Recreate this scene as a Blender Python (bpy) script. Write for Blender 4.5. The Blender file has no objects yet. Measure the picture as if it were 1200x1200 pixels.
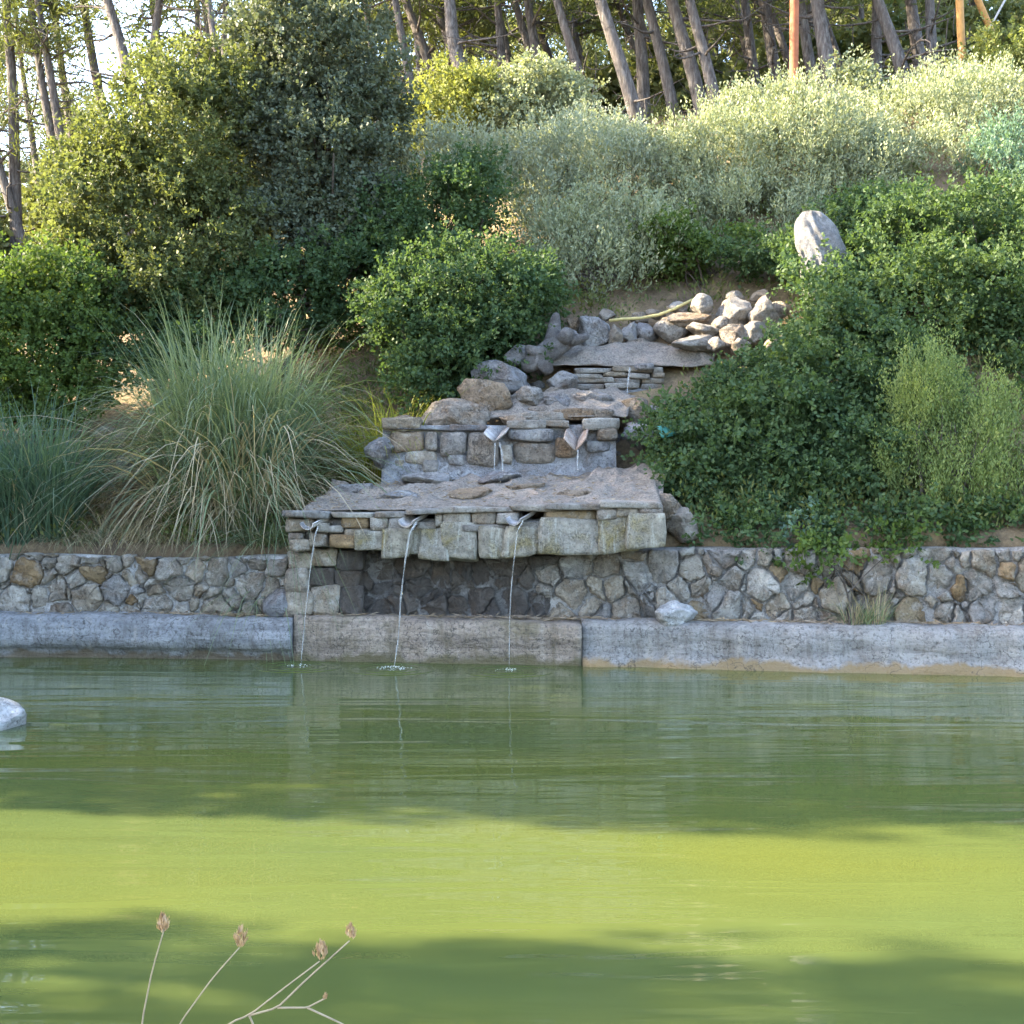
import bpy, bmesh, math, random
import numpy as np
from mathutils import Vector
R = math.radians
random.seed(7)
rng = np.random.default_rng(7)

# ------------------------------------------------------------------ camera, sky, sun, exposure
S = bpy.context.scene
COL = S.collection
F, CX, HY, H = 1470.0, 600.0, 575.0, 1.9        # focal length in photo pixels, principal column, horizon row, eye height
cam_d = bpy.data.cameras.new('camera'); cam = bpy.data.objects.new('camera', cam_d); COL.objects.link(cam)
cam.location = (0, 0, H); cam.rotation_euler = (R(90), 0, 0)
cam_d.sensor_width = 36; cam_d.sensor_fit = 'HORIZONTAL'; cam_d.lens = 36 * F / 1200.0
cam_d.shift_y = -25.0 / 1200.0
cam_d.clip_start = 0.05; cam_d.clip_end = 3000
S.camera = cam

SUN_EL, SUN_AZ = 31.0, 7.0                       # degrees above the horizon; degrees behind the left-hand side
sdir = Vector((-math.cos(R(SUN_AZ)) * math.cos(R(SUN_EL)), math.sin(R(SUN_AZ)) * math.cos(R(SUN_EL)), math.sin(R(SUN_EL))))
W = bpy.data.worlds.new('World'); S.world = W; W.use_nodes = True
wn = W.node_tree.nodes; wl = W.node_tree.links
sky = wn.new('ShaderNodeTexSky'); sky.sky_type = 'NISHITA'; sky.sun_disc = False
sky.sun_elevation = R(SUN_EL); sky.sun_rotation = math.atan2(sdir.x, sdir.y)
sky.air_density = 1.0; sky.dust_density = 2.4; sky.ozone_density = 1.0
bg = wn['Background']; bg.inputs['Strength'].default_value = 0.15
wl.new(sky.outputs[0], bg.inputs[0])
sun_d = bpy.data.lights.new('sun', 'SUN'); sun_d.energy = 4.2; sun_d.angle = R(0.5); sun_d.color = (1.0, 0.84, 0.59)
sun = bpy.data.objects.new('sun', sun_d); COL.objects.link(sun); sun.location = (-20, 5, 20)
sun.rotation_euler = sdir.to_track_quat('Z', 'Y').to_euler()
S.view_settings.view_transform = 'Standard'; S.view_settings.look = 'None'
S.view_settings.exposure = 3.1; S.view_settings.gamma = 1.0
S.render.engine = 'CYCLES'
S.cycles.max_bounces = 4; S.cycles.diffuse_bounces = 2; S.cycles.glossy_bounces = 2; S.cycles.transmission_bounces = 4; S.cycles.transparent_max_bounces = 4

# ------------------------------------------------------------------ helpers
def P(px, py, Y):
    return np.array([(px - CX) / F * Y, Y, H - (py - HY) / F * Y])

def tag(o, label=None, cat=None, group=None, kind=None):
    if label: o['label'] = label
    if cat: o['category'] = cat
    if group: o['group'] = group
    if kind: o['kind'] = kind
    return o

def empty(name, loc, label=None, cat=None, group=None):
    o = bpy.data.objects.new(name, None); COL.objects.link(o); o.location = loc; o.empty_display_size = 0.1
    return tag(o, label, cat, group)

def mesh_np(name, v, f, mat, smooth=True, tint=None):
    v = np.asarray(v, dtype=np.float32).reshape(-1, 3); me = bpy.data.meshes.new(name)
    if isinstance(f, np.ndarray):
        k = f.shape[1]; m = f.shape[0]
        me.vertices.add(len(v)); me.vertices.foreach_set('co', v.ravel())
        me.loops.add(m * k); me.loops.foreach_set('vertex_index', f.astype(np.int32).ravel())
        me.polygons.add(m); me.polygons.foreach_set('loop_start', np.arange(0, m * k, k, dtype=np.int32))
        me.update(calc_edges=True); me.validate()
    else:
        me.from_pydata([tuple(map(float, p)) for p in v], [], f)
    if smooth: me.polygons.foreach_set('use_smooth', np.ones(len(me.polygons), dtype=bool))
    if tint is not None:
        a = me.attributes.new('tint', 'FLOAT', 'FACE'); a.data.foreach_set('value', np.asarray(tint, dtype=np.float32))
    me.materials.append(mat)
    return me

def obj(name, me, loc=(0, 0, 0), parent=None):
    o = bpy.data.objects.new(name, me); COL.objects.link(o)
    loc = Vector([float(c) for c in loc])
    if parent is not None:
        o.parent = parent; p = parent; off = Vector((0, 0, 0))
        while p is not None: off += Vector(p.location); p = p.parent
        o.location = loc - off
    else: o.location = loc
    return o

def nrm(a): return a / (np.linalg.norm(a, axis=-1, keepdims=True) + 1e-9)
def rsph(n, g=None): return nrm((g or rng).normal(size=(n, 3)))

class Noise:
    """sum of sines in random directions, vectorised, about -1..1"""
    def __init__(s, seed, freq=1.0, octs=3, k=7):
        g = np.random.default_rng(seed); s.d = []; f = freq; a = 1.0
        for o in range(octs):
            s.d.append((rsph(k, g) * f * g.uniform(.7, 1.3, (k, 1)), g.uniform(0, 6.28, k), a)); f *= 2.1; a *= .52
    def __call__(s, p):
        r = 0
        for d, ph, a in s.d: r = r + a * np.sin(p @ d.T + ph).sum(-1) / 2.6
        return r * .6

# ------------------------------------------------------------------ materials
def nodes(name):
    m = bpy.data.materials.new(name); m.use_nodes = True; nt = m.node_tree
    return m, nt, nt.nodes['Principled BSDF'], nt.nodes['Material Output']
def N(nt, t, **kw):
    n = nt.nodes.new(t)
    for k, v in kw.items():
        if k in n.inputs: n.inputs[k].default_value = v
        else: setattr(n, k, v)
    return n
def L(nt, a, b): nt.links.new(a, b)
def c4(c): return (c[0], c[1], c[2], 1)
def ramp(nt, fac, stops, interp='LINEAR'):
    r = nt.nodes.new('ShaderNodeValToRGB'); e = r.color_ramp.elements; r.color_ramp.interpolation = interp
    while len(e) < len(stops): e.new(.5)
    for i, (p, c) in enumerate(stops): e[i].position = p; e[i].color = c4(c) if not np.isscalar(c) else (c, c, c, 1)
    L(nt, fac, r.inputs[0]); return r.outputs[0]
def mix(nt, fac, a, b, mode='MIX'):
    m = nt.nodes.new('ShaderNodeMix'); m.data_type = 'RGBA'; m.blend_type = mode
    for i, x in ((0, fac), (6, a), (7, b)):
        if hasattr(x, 'links'): L(nt, x, m.inputs[i])
        elif np.isscalar(x): m.inputs[i].default_value = x
        else: m.inputs[i].default_value = c4(x)
    return m.outputs[2]
def coords(nt, scale=(1, 1, 1), kind='Object', rand=False):
    tc = nt.nodes.new('ShaderNodeTexCoord'); mp = nt.nodes.new('ShaderNodeMapping'); mp.inputs['Scale'].default_value = scale
    src = tc.outputs[kind]
    if rand:
        oi = nt.nodes.new('ShaderNodeObjectInfo'); va = nt.nodes.new('ShaderNodeVectorMath'); va.operation = 'ADD'
        sc = nt.nodes.new('ShaderNodeMath'); sc.operation = 'MULTIPLY'; sc.inputs[1].default_value = 37.0
        L(nt, oi.outputs['Random'], sc.inputs[0]); L(nt, src, va.inputs[0]); L(nt, sc.outputs[0], va.inputs[1]); src = va.outputs[0]
    L(nt, src, mp.inputs[0]); return mp.outputs[0]
def noise(nt, vec, scale, detail=6, rough=.6, dist=0.0):
    n = N(nt, 'ShaderNodeTexNoise', Scale=scale, Detail=detail, Roughness=rough, Distortion=dist); L(nt, vec, n.inputs['Vector']); return n.outputs['Fac']
def bump(nt, h, bs, strength=.5, dist=.02):
    b = N(nt, 'ShaderNodeBump', Strength=strength, Distance=dist); L(nt, h, b.inputs['Height']); L(nt, b.outputs[0], bs.inputs['Normal'])

def rock_mat(name, cols, stain=(.30, .17, .07), stain_amt=.35, pale=(.50, .48, .44), pale_amt=.4, rough=.9, bmp=.7, streak=False, dark=1.0, freq=1.0):
    m, nt, bs, out = nodes(name)
    v = coords(nt, rand=True)
    oi = nt.nodes.new('ShaderNodeObjectInfo')
    base = ramp(nt, oi.outputs['Random'], [(i / max(1, len(cols) - 1), c) for i, c in enumerate(cols)])
    n1 = noise(nt, v, 9 * freq, 8, .68)
    base = mix(nt, ramp(nt, n1, [(.30, .0), (.72, 1.0)]), mix(nt, 1, base, (.46, .45, .45), 'MULTIPLY'), base)
    n2 = noise(nt, v, 3.2 * freq, 5, .6, .6)
    sf = ramp(nt, n2, [(.50, 0.0), (.66, stain_amt)])
    base = mix(nt, sf, base, stain)
    vs = coords(nt, (9, 9, 1.0), rand=True) if streak else v
    n3 = noise(nt, vs, (1.6 if streak else 6.5) * freq, 7, .65)
    base = mix(nt, ramp(nt, n3, [(.52, 0.0), (.64, pale_amt)]), base, pale)
    n5 = noise(nt, v, 46 * freq, 4, .7)
    base = mix(nt, ramp(nt, n5, [(.30, .7), (.47, 0.0)]), base, (.05, .048, .045))
    vo = N(nt, 'ShaderNodeTexVoronoi', Scale=13.0 * freq); vo.feature = 'DISTANCE_TO_EDGE'
    wv = nt.nodes.new('ShaderNodeVectorMath'); wv.operation = 'ADD'; nn_ = N(nt, 'ShaderNodeTexNoise', Scale=7.0 * freq, Detail=4.0); L(nt, v, nn_.inputs['Vector']); L(nt, v, wv.inputs[0]); L(nt, nn_.outputs['Color'], wv.inputs[1]); L(nt, wv.outputs[0], vo.inputs['Vector'])
    crk = ramp(nt, vo.outputs['Distance'], [(.0, 1.0), (.07, 0.0)])
    msk = ramp(nt, n2, [(.42, 0.0), (.55, .65)])
    mm = nt.nodes.new('ShaderNodeMath'); mm.operation = 'MULTIPLY'; L(nt, crk, mm.inputs[0]); L(nt, msk, mm.inputs[1])
    base = mix(nt, mm.outputs[0], base, (.06, .055, .05))
    if dark != 1: base = mix(nt, 1, base, (dark, dark, dark * 1.04), 'MULTIPLY')
    L(nt, base, bs.inputs['Base Color']); bs.inputs['Roughness'].default_value = rough
    bs.inputs['Specular IOR Level'].default_value = .3 if rough > .5 else .5
    h = mix(nt, mm.outputs[0], mix(nt, .45, n1, n5), (0, 0, 0))
    bump(nt, h, bs, min(1.0, bmp * 1.2), .10)
    return m

GREYS = [(.44, .40, .34), (.58, .53, .45), (.50, .42, .32), (.62, .58, .51), (.40, .39, .385), (.56, .48, .37), (.38, .34, .29), (.64, .60, .53)]
M = {}
M['stone'] = rock_mat('wall_stone', GREYS, stain_amt=.35, pale=(.62, .61, .58), pale_amt=.5)
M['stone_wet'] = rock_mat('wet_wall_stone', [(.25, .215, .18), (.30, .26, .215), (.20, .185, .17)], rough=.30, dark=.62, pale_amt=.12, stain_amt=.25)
M['stone_lime'] = rock_mat('lime_streaked_stone', [(.46, .42, .34), (.52, .48, .39), (.44, .42, .38)], streak=True, pale=(.60, .60, .53), pale_amt=.6, stain=(.36, .28, .07), stain_amt=.6)
M['stone_ochre'] = rock_mat('ochre_stone', [(.40, .27, .14), (.44, .31, .17), (.42, .34, .22)], stain_amt=.4)
M['slab'] = rock_mat('thin_slab_stone', [(.42, .39, .33), (.50, .47, .41), (.36, .35, .33), (.46, .38, .27)], stain_amt=.4)
M['boulder'] = rock_mat('boulder_limestone', [(.36, .355, .35), (.44, .43, .42), (.34, .345, .365)], pale_amt=.5, stain_amt=.3, bmp=.9, freq=.8)
M['boulder_warm'] = rock_mat('boulder_warm_limestone', [(.42, .32, .22), (.38, .33, .27), (.44, .37, .29)], pale_amt=.45, stain_amt=.5, bmp=.9, freq=.8)
M['boulder_pale'] = rock_mat('boulder_pale_limestone', [(.42, .385, .34), (.47, .44, .40), (.40, .35, .29)], pale=(.58, .55, .50), stain_amt=.3, bmp=.9, freq=.8)
M['boulder_white'] = rock_mat('white_crusted_rock', [(.60, .585, .55)], pale=(.74, .73, .70), stain_amt=.2, bmp=.9)
M['mortar'] = rock_mat('grey_mortar', [(.36, .325, .28)], stain_amt=.25, pale_amt=.25, bmp=.8)
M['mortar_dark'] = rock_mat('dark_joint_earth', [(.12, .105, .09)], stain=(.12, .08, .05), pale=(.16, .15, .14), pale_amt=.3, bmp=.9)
M['mortar_blue'] = rock_mat('blue_grey_mortar', [(.25, .265, .295)], stain_amt=.35, pale=(.34, .36, .40), pale_amt=.4, bmp=.8)
M['wood'] = rock_mat('weathered_driftwood', [(.22, .19, .17)], stain=(.14, .10, .08), pale=(.36, .34, .32), pale_amt=.5, bmp=1.0, freq=1.6)
M['tile'] = rock_mat('clay_tile', [(.52, .34, .24), (.50, .42, .36)], stain_amt=.3, pale_amt=.4, bmp=.3)
M['tile_grey'] = rock_mat('limed_tile', [(.42, .40, .38)], stain_amt=.25, pale=(.60, .58, .55), pale_amt=.6, bmp=.3)

def soil_mat():
    m, nt, bs, out = nodes('soil_and_litter'); v = coords(nt)
    a = noise(nt, v, .9, 6, .6); b = noise(nt, v, 14, 8, .7); c = noise(nt, coords(nt, (1, 1, 1)), 60, 4, .7)
    base = ramp(nt, a, [(.35, (.14, .10, .065)), (.52, (.24, .17, .095)), (.66, (.33, .25, .13))])
    base = mix(nt, ramp(nt, b, [(.35, .75), (.6, 0.0)]), base, (.075, .055, .035))
    base = mix(nt, ramp(nt, c, [(.55, 0.0), (.7, .6)]), base, (.36, .29, .19))
    L(nt, base, bs.inputs['Base Color']); bs.inputs['Roughness'].default_value = .95
    bump(nt, mix(nt, .5, b, c), bs, .9, .06); return m
M['soil'] = soil_mat()

def kerb_mat(name, c1, c2, stainc, stain_amt, line):
    m, nt, bs, out = nodes(name); v = coords(nt)
    a = noise(nt, coords(nt, (.7, .7, 5)), 2.2, 7, .65, .4); b = noise(nt, v, 30, 7, .7); d = noise(nt, v, 1.7, 6, .65, .5)
    base = ramp(nt, a, [(.32, c1), (.62, c2)])
    base = mix(nt, ramp(nt, d, [(.48, 0.0), (.62, stain_amt)]), base, stainc)
    e = noise(nt, coords(nt, (5, 5, .5)), 1.6, 6, .7, .3); base = mix(nt, ramp(nt, e, [(.50, 0.0), (.66, .55)]), base, mix(nt, 1, stainc, (.55, .5, .45), 'MULTIPLY')); base = mix(nt, ramp(nt, e, [(.30, .45), (.44, 0.0)]), base, (.52, .47, .40))
    base = mix(nt, ramp(nt, b, [(.34, .75), (.50, 0.0)]), base, (.07, .065, .06))
    sx = nt.nodes.new('ShaderNodeSeparateXYZ'); L(nt, coords(nt), sx.inputs[0])          # water-line stain: a band with a wavering edge
    ad = nt.nodes.new('ShaderNodeMath'); ad.operation = 'MULTIPLY_ADD'; L(nt, d, ad.inputs[0]); ad.inputs[1].default_value = -.42; L(nt, sx.outputs[2], ad.inputs[2])
    a2 = nt.nodes.new('ShaderNodeMath'); L(nt, ad.outputs[0], a2.inputs[0]); a2.inputs[1].default_value = .155
    base = mix(nt, ramp(nt, a2.outputs[0], [(0.0, .85), (.05, 0.0)]), base, line)
    vo = N(nt, 'ShaderNodeTexVoronoi', Scale=1.3); vo.feature = 'DISTANCE_TO_EDGE'; wv = nt.nodes.new('ShaderNodeVectorMath'); wv.operation = 'ADD'; nn_ = N(nt, 'ShaderNodeTexNoise', Scale=4.0, Detail=6.0); L(nt, v, nn_.inputs['Vector']); L(nt, v, wv.inputs[0]); L(nt, nn_.outputs['Color'], wv.inputs[1]); L(nt, wv.outputs[0], vo.inputs['Vector'])
    base = mix(nt, ramp(nt, vo.outputs['Distance'], [(.0, .85), (.012, 0.0)]), base, (.04, .035, .03))
    L(nt, base, bs.inputs['Base Color']); bs.inputs['Roughness'].default_value = .85
    bump(nt, mix(nt, .5, a, b), bs, 1.0, .10); return m
M['kerb_blue'] = kerb_mat('kerb_concrete', (.20, .21, .225), (.38, .39, .405), (.16, .155, .15), .6, (.16, .12, .07))
M['kerb_brown'] = kerb_mat('kerb_old_stone', (.20, .16, .13), (.44, .36, .29), (.20, .17, .09), .6, (.13, .11, .05))
M['kerb_grey'] = kerb_mat('kerb_rough_concrete', (.22, .215, .205), (.40, .385, .365), (.24, .21, .18), .5, (.28, .19, .08))

def fabric_mat():
    m, nt, bs, out = nodes('matting_fabric'); v = coords(nt)
    a = noise(nt, v, 3.5, 8, .75, .6); b = noise(nt, v, 38, 6, .75)
    base = ramp(nt, a, [(.35, (.19, .165, .14)), (.52, (.30, .26, .22)), (.68, (.40, .31, .25))])
    base = mix(nt, ramp(nt, b, [(.36, .8), (.52, 0.0)]), base, (.09, .075, .06)); base = mix(nt, ramp(nt, b, [(.55, 0.0), (.68, .6)]), base, (.50, .44, .37))
    L(nt, base, bs.inputs['Base Color']); bs.inputs['Roughness'].default_value = .95; bump(nt, mix(nt, .5, a, b), bs, 1.0, .08); return m
M['fabric'] = fabric_mat()

def bark_mat(name, c1, c2):
    m, nt, bs, out = nodes(name)
    v = coords(nt, (7, 7, 1.3)); a = noise(nt, v, 3.0, 7, .7, .3); b = noise(nt, coords(nt), .5, 4, .6)
    base = ramp(nt, a, [(.36, (c1[0] * .4, c1[1] * .38, c1[2] * .36)), (.5, c1), (.66, c2)])
    base = mix(nt, ramp(nt, b, [(.45, 0.0), (.6, .5)]), base, (.12, .098, .088))
    L(nt, base, bs.inputs['Base Color']); bs.inputs['Roughness'].default_value = .95; bump(nt, a, bs, 1.0, .05); return m
M['bark'] = bark_mat('pine_bark', (.098, .086, .081), (.19, .178, .17))
M['bark_dark'] = bark_mat('shrub_bark', (.08, .065, .05), (.16, .13, .105))
M['bark_grey'] = bark_mat('dead_branch_bark', (.20, .17, .15), (.34, .30, .27))

def leaf_mat(name, c1, c2, c3=None, trans=.35, rough=.55, tip_amt=.25, spec=.18):
    m, nt, bs, out = nodes(name)
    at = nt.nodes.new('ShaderNodeAttribute'); at.attribute_name = 'tint'
    stops = [(0.0, c1), (.62, c2)] + ([(.93, c2), (1.0, c3)] if c3 else [(1.0, c2)])
    base = ramp(nt, at.outputs['Fac'], stops)
    n = noise(nt, coords(nt), 1.6, 3, .6)
    base = mix(nt, ramp(nt, n, [(.4, 0.0), (.62, tip_amt)]), base, mix(nt, 1, base, (1.55, 1.35, .75), 'MULTIPLY'))
    L(nt, base, bs.inputs['Base Color']); bs.inputs['Roughness'].default_value = rough; bs.inputs['Specular IOR Level'].default_value = spec
    tr = nt.nodes.new('ShaderNodeBsdfTranslucent'); L(nt, mix(nt, 1, base, (1.5, 1.5, .7), 'MULTIPLY'), tr.inputs[0])
    ms = nt.nodes.new('ShaderNodeMixShader'); ms.inputs[0].default_value = trans
    L(nt, bs.outputs[0], ms.inputs[1]); L(nt, tr.outputs[0], ms.inputs[2]); L(nt, ms.outputs[0], out.inputs[0]); return m
M['lentisk'] = leaf_mat('lentisk_leaf', (.034, .072, .039), (.075, .122, .054), (.17, .18, .06), tip_amt=.2)
M['lentisk3'] = leaf_mat('mid_green_shrub_leaf', (.036, .075, .036), (.080, .124, .050), (.18, .19, .06), tip_amt=.15)
M['lentisk2'] = leaf_mat('green_shrub_leaf', (.045, .085, .03), (.095, .145, .04), (.26, .26, .06))
M['oak'] = leaf_mat('holm_oak_leaf', (.055, .078, .058), (.115, .140, .10), (.20, .19, .08), trans=.22)
M['olive'] = leaf_mat('wild_olive_leaf', (.065, .090, .038), (.125, .148, .066), (.25, .23, .08), trans=.35, tip_amt=.18)
M['silver'] = leaf_mat('silver_shrub_leaf', (.18, .22, .165), (.29, .325, .25), (.36, .35, .28), trans=.25, tip_amt=.1)
M['silver2'] = leaf_mat('yellowish_shrub_leaf', (.165, .205, .12), (.275, .305, .20), (.35, .34, .26), trans=.2, tip_amt=.05)
M['yellow'] = leaf_mat('yellow_green_leaf', (.11, .145, .045), (.19, .21, .075), (.28, .26, .09), trans=.35, tip_amt=.12)
M['rosemary'] = leaf_mat('rosemary_leaf', (.10, .155, .055), (.19, .245, .09), (.26, .29, .12), trans=.3)
M['glaucous'] = leaf_mat('glaucous_leaf', (.07, .13, .10), (.13, .21, .16), None, trans=.3)
M['pine'] = leaf_mat('pine_needle', (.055, .080, .035), (.105, .125, .05), (.20, .18, .07), trans=.3)
M['pine_far'] = leaf_mat('far_pine_needle', (.07, .095, .05), (.125, .145, .065), (.20, .18, .08), trans=.3)
M['cypress'] = leaf_mat('cypress_leaf', (.03, .055, .025), (.06, .085, .035), None, trans=.1)
M['pampas'] = leaf_mat('pampas_blade', (.085, .135, .085), (.19, .24, .15), (.46, .41, .29), trans=.3, rough=.4)
M['pampas_blue'] = leaf_mat('blue_green_blade', (.05, .10, .075), (.10, .16, .115), (.30, .28, .18), trans=.3, rough=.4)
M['pampas_dry'] = leaf_mat('dry_grass_blade', (.22, .18, .12), (.42, .36, .26), (.55, .48, .36), trans=.25, rough=.6)
M['grass_yellow'] = leaf_mat('yellow_green_blade', (.13, .17, .03), (.26, .28, .06), (.40, .33, .12), trans=.4)
M['seed'] = leaf_mat('dry_seed_head', (.26, .17, .11), (.42, .31, .22), (.55, .45, .35), trans=.3, rough=.8)
M['under'] = leaf_mat('undergrowth_leaf', (.05, .08, .03), (.13, .15, .055), (.34, .29, .16), trans=.3)
M['litter'] = leaf_mat('pine_needle_litter', (.17, .13, .10), (.30, .24, .18), (.42, .35, .27), trans=.1, rough=.9)

def plain(name, col, rough=.6, var=.3, metal=0, freq=12, col2=None):
    m, nt, bs, out = nodes(name); n = noise(nt, coords(nt), freq, 6, .65)
    c2 = col2 or tuple(c * (1 - var) for c in col)
    L(nt, ramp(nt, n, [(.35, c2), (.62, col)]), bs.inputs['Base Color']); bs.inputs['Roughness'].default_value = rough; bs.inputs['Metallic'].default_value = metal
    bump(nt, n, bs, .3, .01); return m
M['pole_red'] = plain('rusty_red_pole', (.36, .12, .05), .8, .35, freq=6)
M['pole_orange'] = plain('orange_wooden_pole', (.46, .24, .07), .8, .35, freq=6)
M['hose'] = plain('yellow_hose', (.50, .42, .17), .6, .35)
M['teal'] = plain('teal_plastic', (.07, .30, .27), .5, .3)
M['steel'] = plain('grey_cable', (.35, .34, .33), .5, .2)
M['stalk'] = plain('dry_stalk', (.32, .26, .17), .8, .3, freq=40)
M['foam'] = plain('white_foam', (.75, .78, .76), .4, .2, freq=40)

def stream_mat():
    m, nt, bs, out = nodes('falling_water'); bs.inputs['Base Color'].default_value = (.86, .88, .88, 1)
    bs.inputs['Roughness'].default_value = .18; bs.inputs['IOR'].default_value = 1.33; bs.inputs['Transmission Weight'].default_value = .8
    bump(nt, noise(nt, coords(nt, (8, 8, 2)), 8, 4, .6), bs, .6, .02); return m
M['stream'] = stream_mat()

def water_mat():
    m, nt, bs, out = nodes('algae_pond_water')
    a = noise(nt, coords(nt, (.28, .55, 1)), .8, 3, .5)
    base = ramp(nt, a, [(.35, (.056, .078, .026)), (.65, (.078, .092, .021))])
    L(nt, base, bs.inputs['Base Color']); bs.inputs['Roughness'].default_value = .008; bs.inputs['IOR'].default_value = 1.333
    n1 = noise(nt, coords(nt, (.22, 1.5, 1)), 1.5, 2, .5, .6)            # long swells
    n2 = noise(nt, coords(nt, (.8, 5.0, 1)), 3.0, 2, .5, .4)              # fine ripples
    n3 = noise(nt, coords(nt, (.10, .45, 1)), 1.9, 3, .6)                 # calm and ruffled stretches
    st = ramp(nt, n3, [(.46, .02), (.66, .22)])
    b1 = N(nt, 'ShaderNodeBump', Distance=.045, Strength=.42); L(nt, n1, b1.inputs['Height'])
    b = N(nt, 'ShaderNodeBump', Distance=.016); L(nt, st, b.inputs['Strength']); L(nt, n2, b.inputs['Height']); L(nt, b1.outputs[0], b.inputs['Normal']); L(nt, b.outputs[0], bs.inputs['Normal'])
    return m
M['water'] = water_mat()

# ------------------------------------------------------------------ ground shape
_kp = np.polyfit([-5.79, -2.47, -.94, .74, 1.82, 5.25], [14.18, 13.97, 13.83, 13.6, 13.4, 12.87], 2)
def kerbY(x): return np.polyval(_kp, np.clip(x, -8, 8))
def wallY(x): return kerbY(x) + .55
TX = np.array([-60, -12, -6, -3, 0, 3, 6, 12, 60.])
TV = np.array([14.35, 16, 17, 18.3, 20, 22, 24, 27, 32, 40, 60, 120, 600.])
TZ = np.array([
 [1.15, 1.13, 1.12, 1.13, 1.20, 1.27, 1.28, 1.28, 1.3],
 [1.8, 1.8, 1.85, 1.85, 1.95, 2.1, 2.3, 2.4, 2.4],
 [2.4, 2.4, 2.45, 2.55, 2.85, 3.05, 3.2, 3.3, 3.3],
 [2.9, 2.9, 3.1, 3.4, 3.95, 4.15, 4.35, 4.4, 4.4],
 [3.5, 3.5, 3.9, 4.4, 5.2, 5.45, 5.7, 5.7, 5.7],
 [4.3, 4.3, 4.9, 5.6, 6.6, 7.0, 7.2, 7.2, 7.2],
 [5.0, 5.0, 5.8, 6.8, 7.9, 8.4, 8.7, 8.7, 8.7],
 [6.2, 6.2, 7.0, 8.3, 9.2, 9.8, 10.2, 10.3, 10.3],
 [7.9, 7.9, 8.4, 9.4, 10.2, 10.9, 11.4, 11.6, 11.6],
 [8.8, 8.8, 9.2, 10, 10.7, 11.4, 11.9, 12, 12],
 [9, 9, 9.5, 10, 10.5, 11, 11.5, 11.5, 11.5],
 [9, 9, 9, 9, 9, 9, 9, 9, 9],
 [4, 4, 4, 4, 4, 4, 4, 4, 4]], dtype=float)
def warp(v): t = np.clip((v - 3) / 10, 0, 1); return t * t * (3 - 2 * t) * np.clip(1 - (v - 40) / 60, 0, 1)
gn = Noise(3, .9, 3); gn2 = Noise(5, 3.5, 2)
def height_v(x, v):
    x = np.asarray(x, float); v = np.asarray(v, float)
    i = np.clip(np.searchsorted(TX, x) - 1, 0, len(TX) - 2); tx = np.clip((x - TX[i]) / (TX[i + 1] - TX[i]), 0, 1)
    j = np.clip(np.searchsorted(TV, v) - 1, 0, len(TV) - 2); ty = np.clip((v - TV[j]) / (TV[j + 1] - TV[j]), 0, 1)
    hill = (TZ[j, i] * (1 - tx) + TZ[j, i + 1] * tx) * (1 - ty) + (TZ[j + 1, i] * (1 - tx) + TZ[j + 1, i + 1] * tx) * ty
    p = np.stack([x, v, np.zeros_like(x)], -1)
    rough = gn(p) * .10 * np.clip((v - 14.6) / 2, 0, 1) + gn2(p) * .025
    z = np.where(v >= 14.6, hill + rough, np.where(v >= 14.0, .45 + gn2(p) * .012, -1.2))
    side = np.clip((np.abs(x) - 12.5) / 1.0, 0, 1)
    bank = .45 + gn(p) * .1
    z = np.where(v < 14.6, z * (1 - side) + np.maximum(bank, z) * side, z)
    z = np.where(v < 2.6, np.where(v < 2.3, .30 + gn2(p) * .03, -.4), z)
    return z
def ground(x, y):
    x = np.asarray(x, float); y = np.asarray(y, float); v = y + 0.0
    for _ in range(3): v = y - (kerbY(x) - 13.8) * warp(v)
    return height_v(x, v)

def build_terrain():
    xs = np.unique(np.concatenate([np.linspace(-500, -40, 10), np.linspace(-40, -12.5, 20), np.linspace(-12.5, -9, 12), np.linspace(-9, 9, 130), np.linspace(9, 12.5, 12), np.linspace(12.5, 40, 20), np.linspace(40, 500, 10)]))
    vs = np.unique(np.concatenate([np.linspace(-300, -4, 8), np.linspace(-4, 2.29, 24), [2.31, 2.59, 2.61, 3, 6, 10, 13.2, 13.985, 14.005], np.linspace(14.05, 14.585, 8), [14.605], np.linspace(14.7, 28, 105), np.linspace(28, 60, 40), np.linspace(62, 120, 12), np.linspace(140, 900, 8)]))
    X, V = np.meshgrid(xs, vs); Z = height_v(X, V); Y = V + (kerbY(X) - 13.8) * warp(V)
    v = np.stack([X, Y, Z], -1).reshape(-1, 3); nx = len(xs); ny = len(vs)
    a = (np.arange(ny - 1)[:, None] * nx + np.arange(nx - 1)[None]).ravel()
    f = np.stack([a, a + 1, a + nx + 1, a + nx], 1)
    o = obj('hillside_ground', mesh_np('hillside_ground', v, f, M['soil'])); tag(o, 'brown earth hillside with pine litter behind the pond', 'ground', kind='structure')
build_terrain()

def build_water():
    xs = np.linspace(-13.2, 13.2, 60); n = len(xs); near = np.full(n, 2.2); far = kerbY(xs) + .15
    v = np.concatenate([np.stack([xs, near, np.zeros(n)], 1), np.stack([xs, far, np.zeros(n)], 1)])
    a = np.arange(n - 1); f = np.stack([a, a + 1, a + n + 1, a + n], 1)
    o = obj('pond_water', mesh_np('pond_water', v, f, M['water'])); tag(o, 'green algae pond water with soft ripples', 'water', kind='structure')
build_water()

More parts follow.
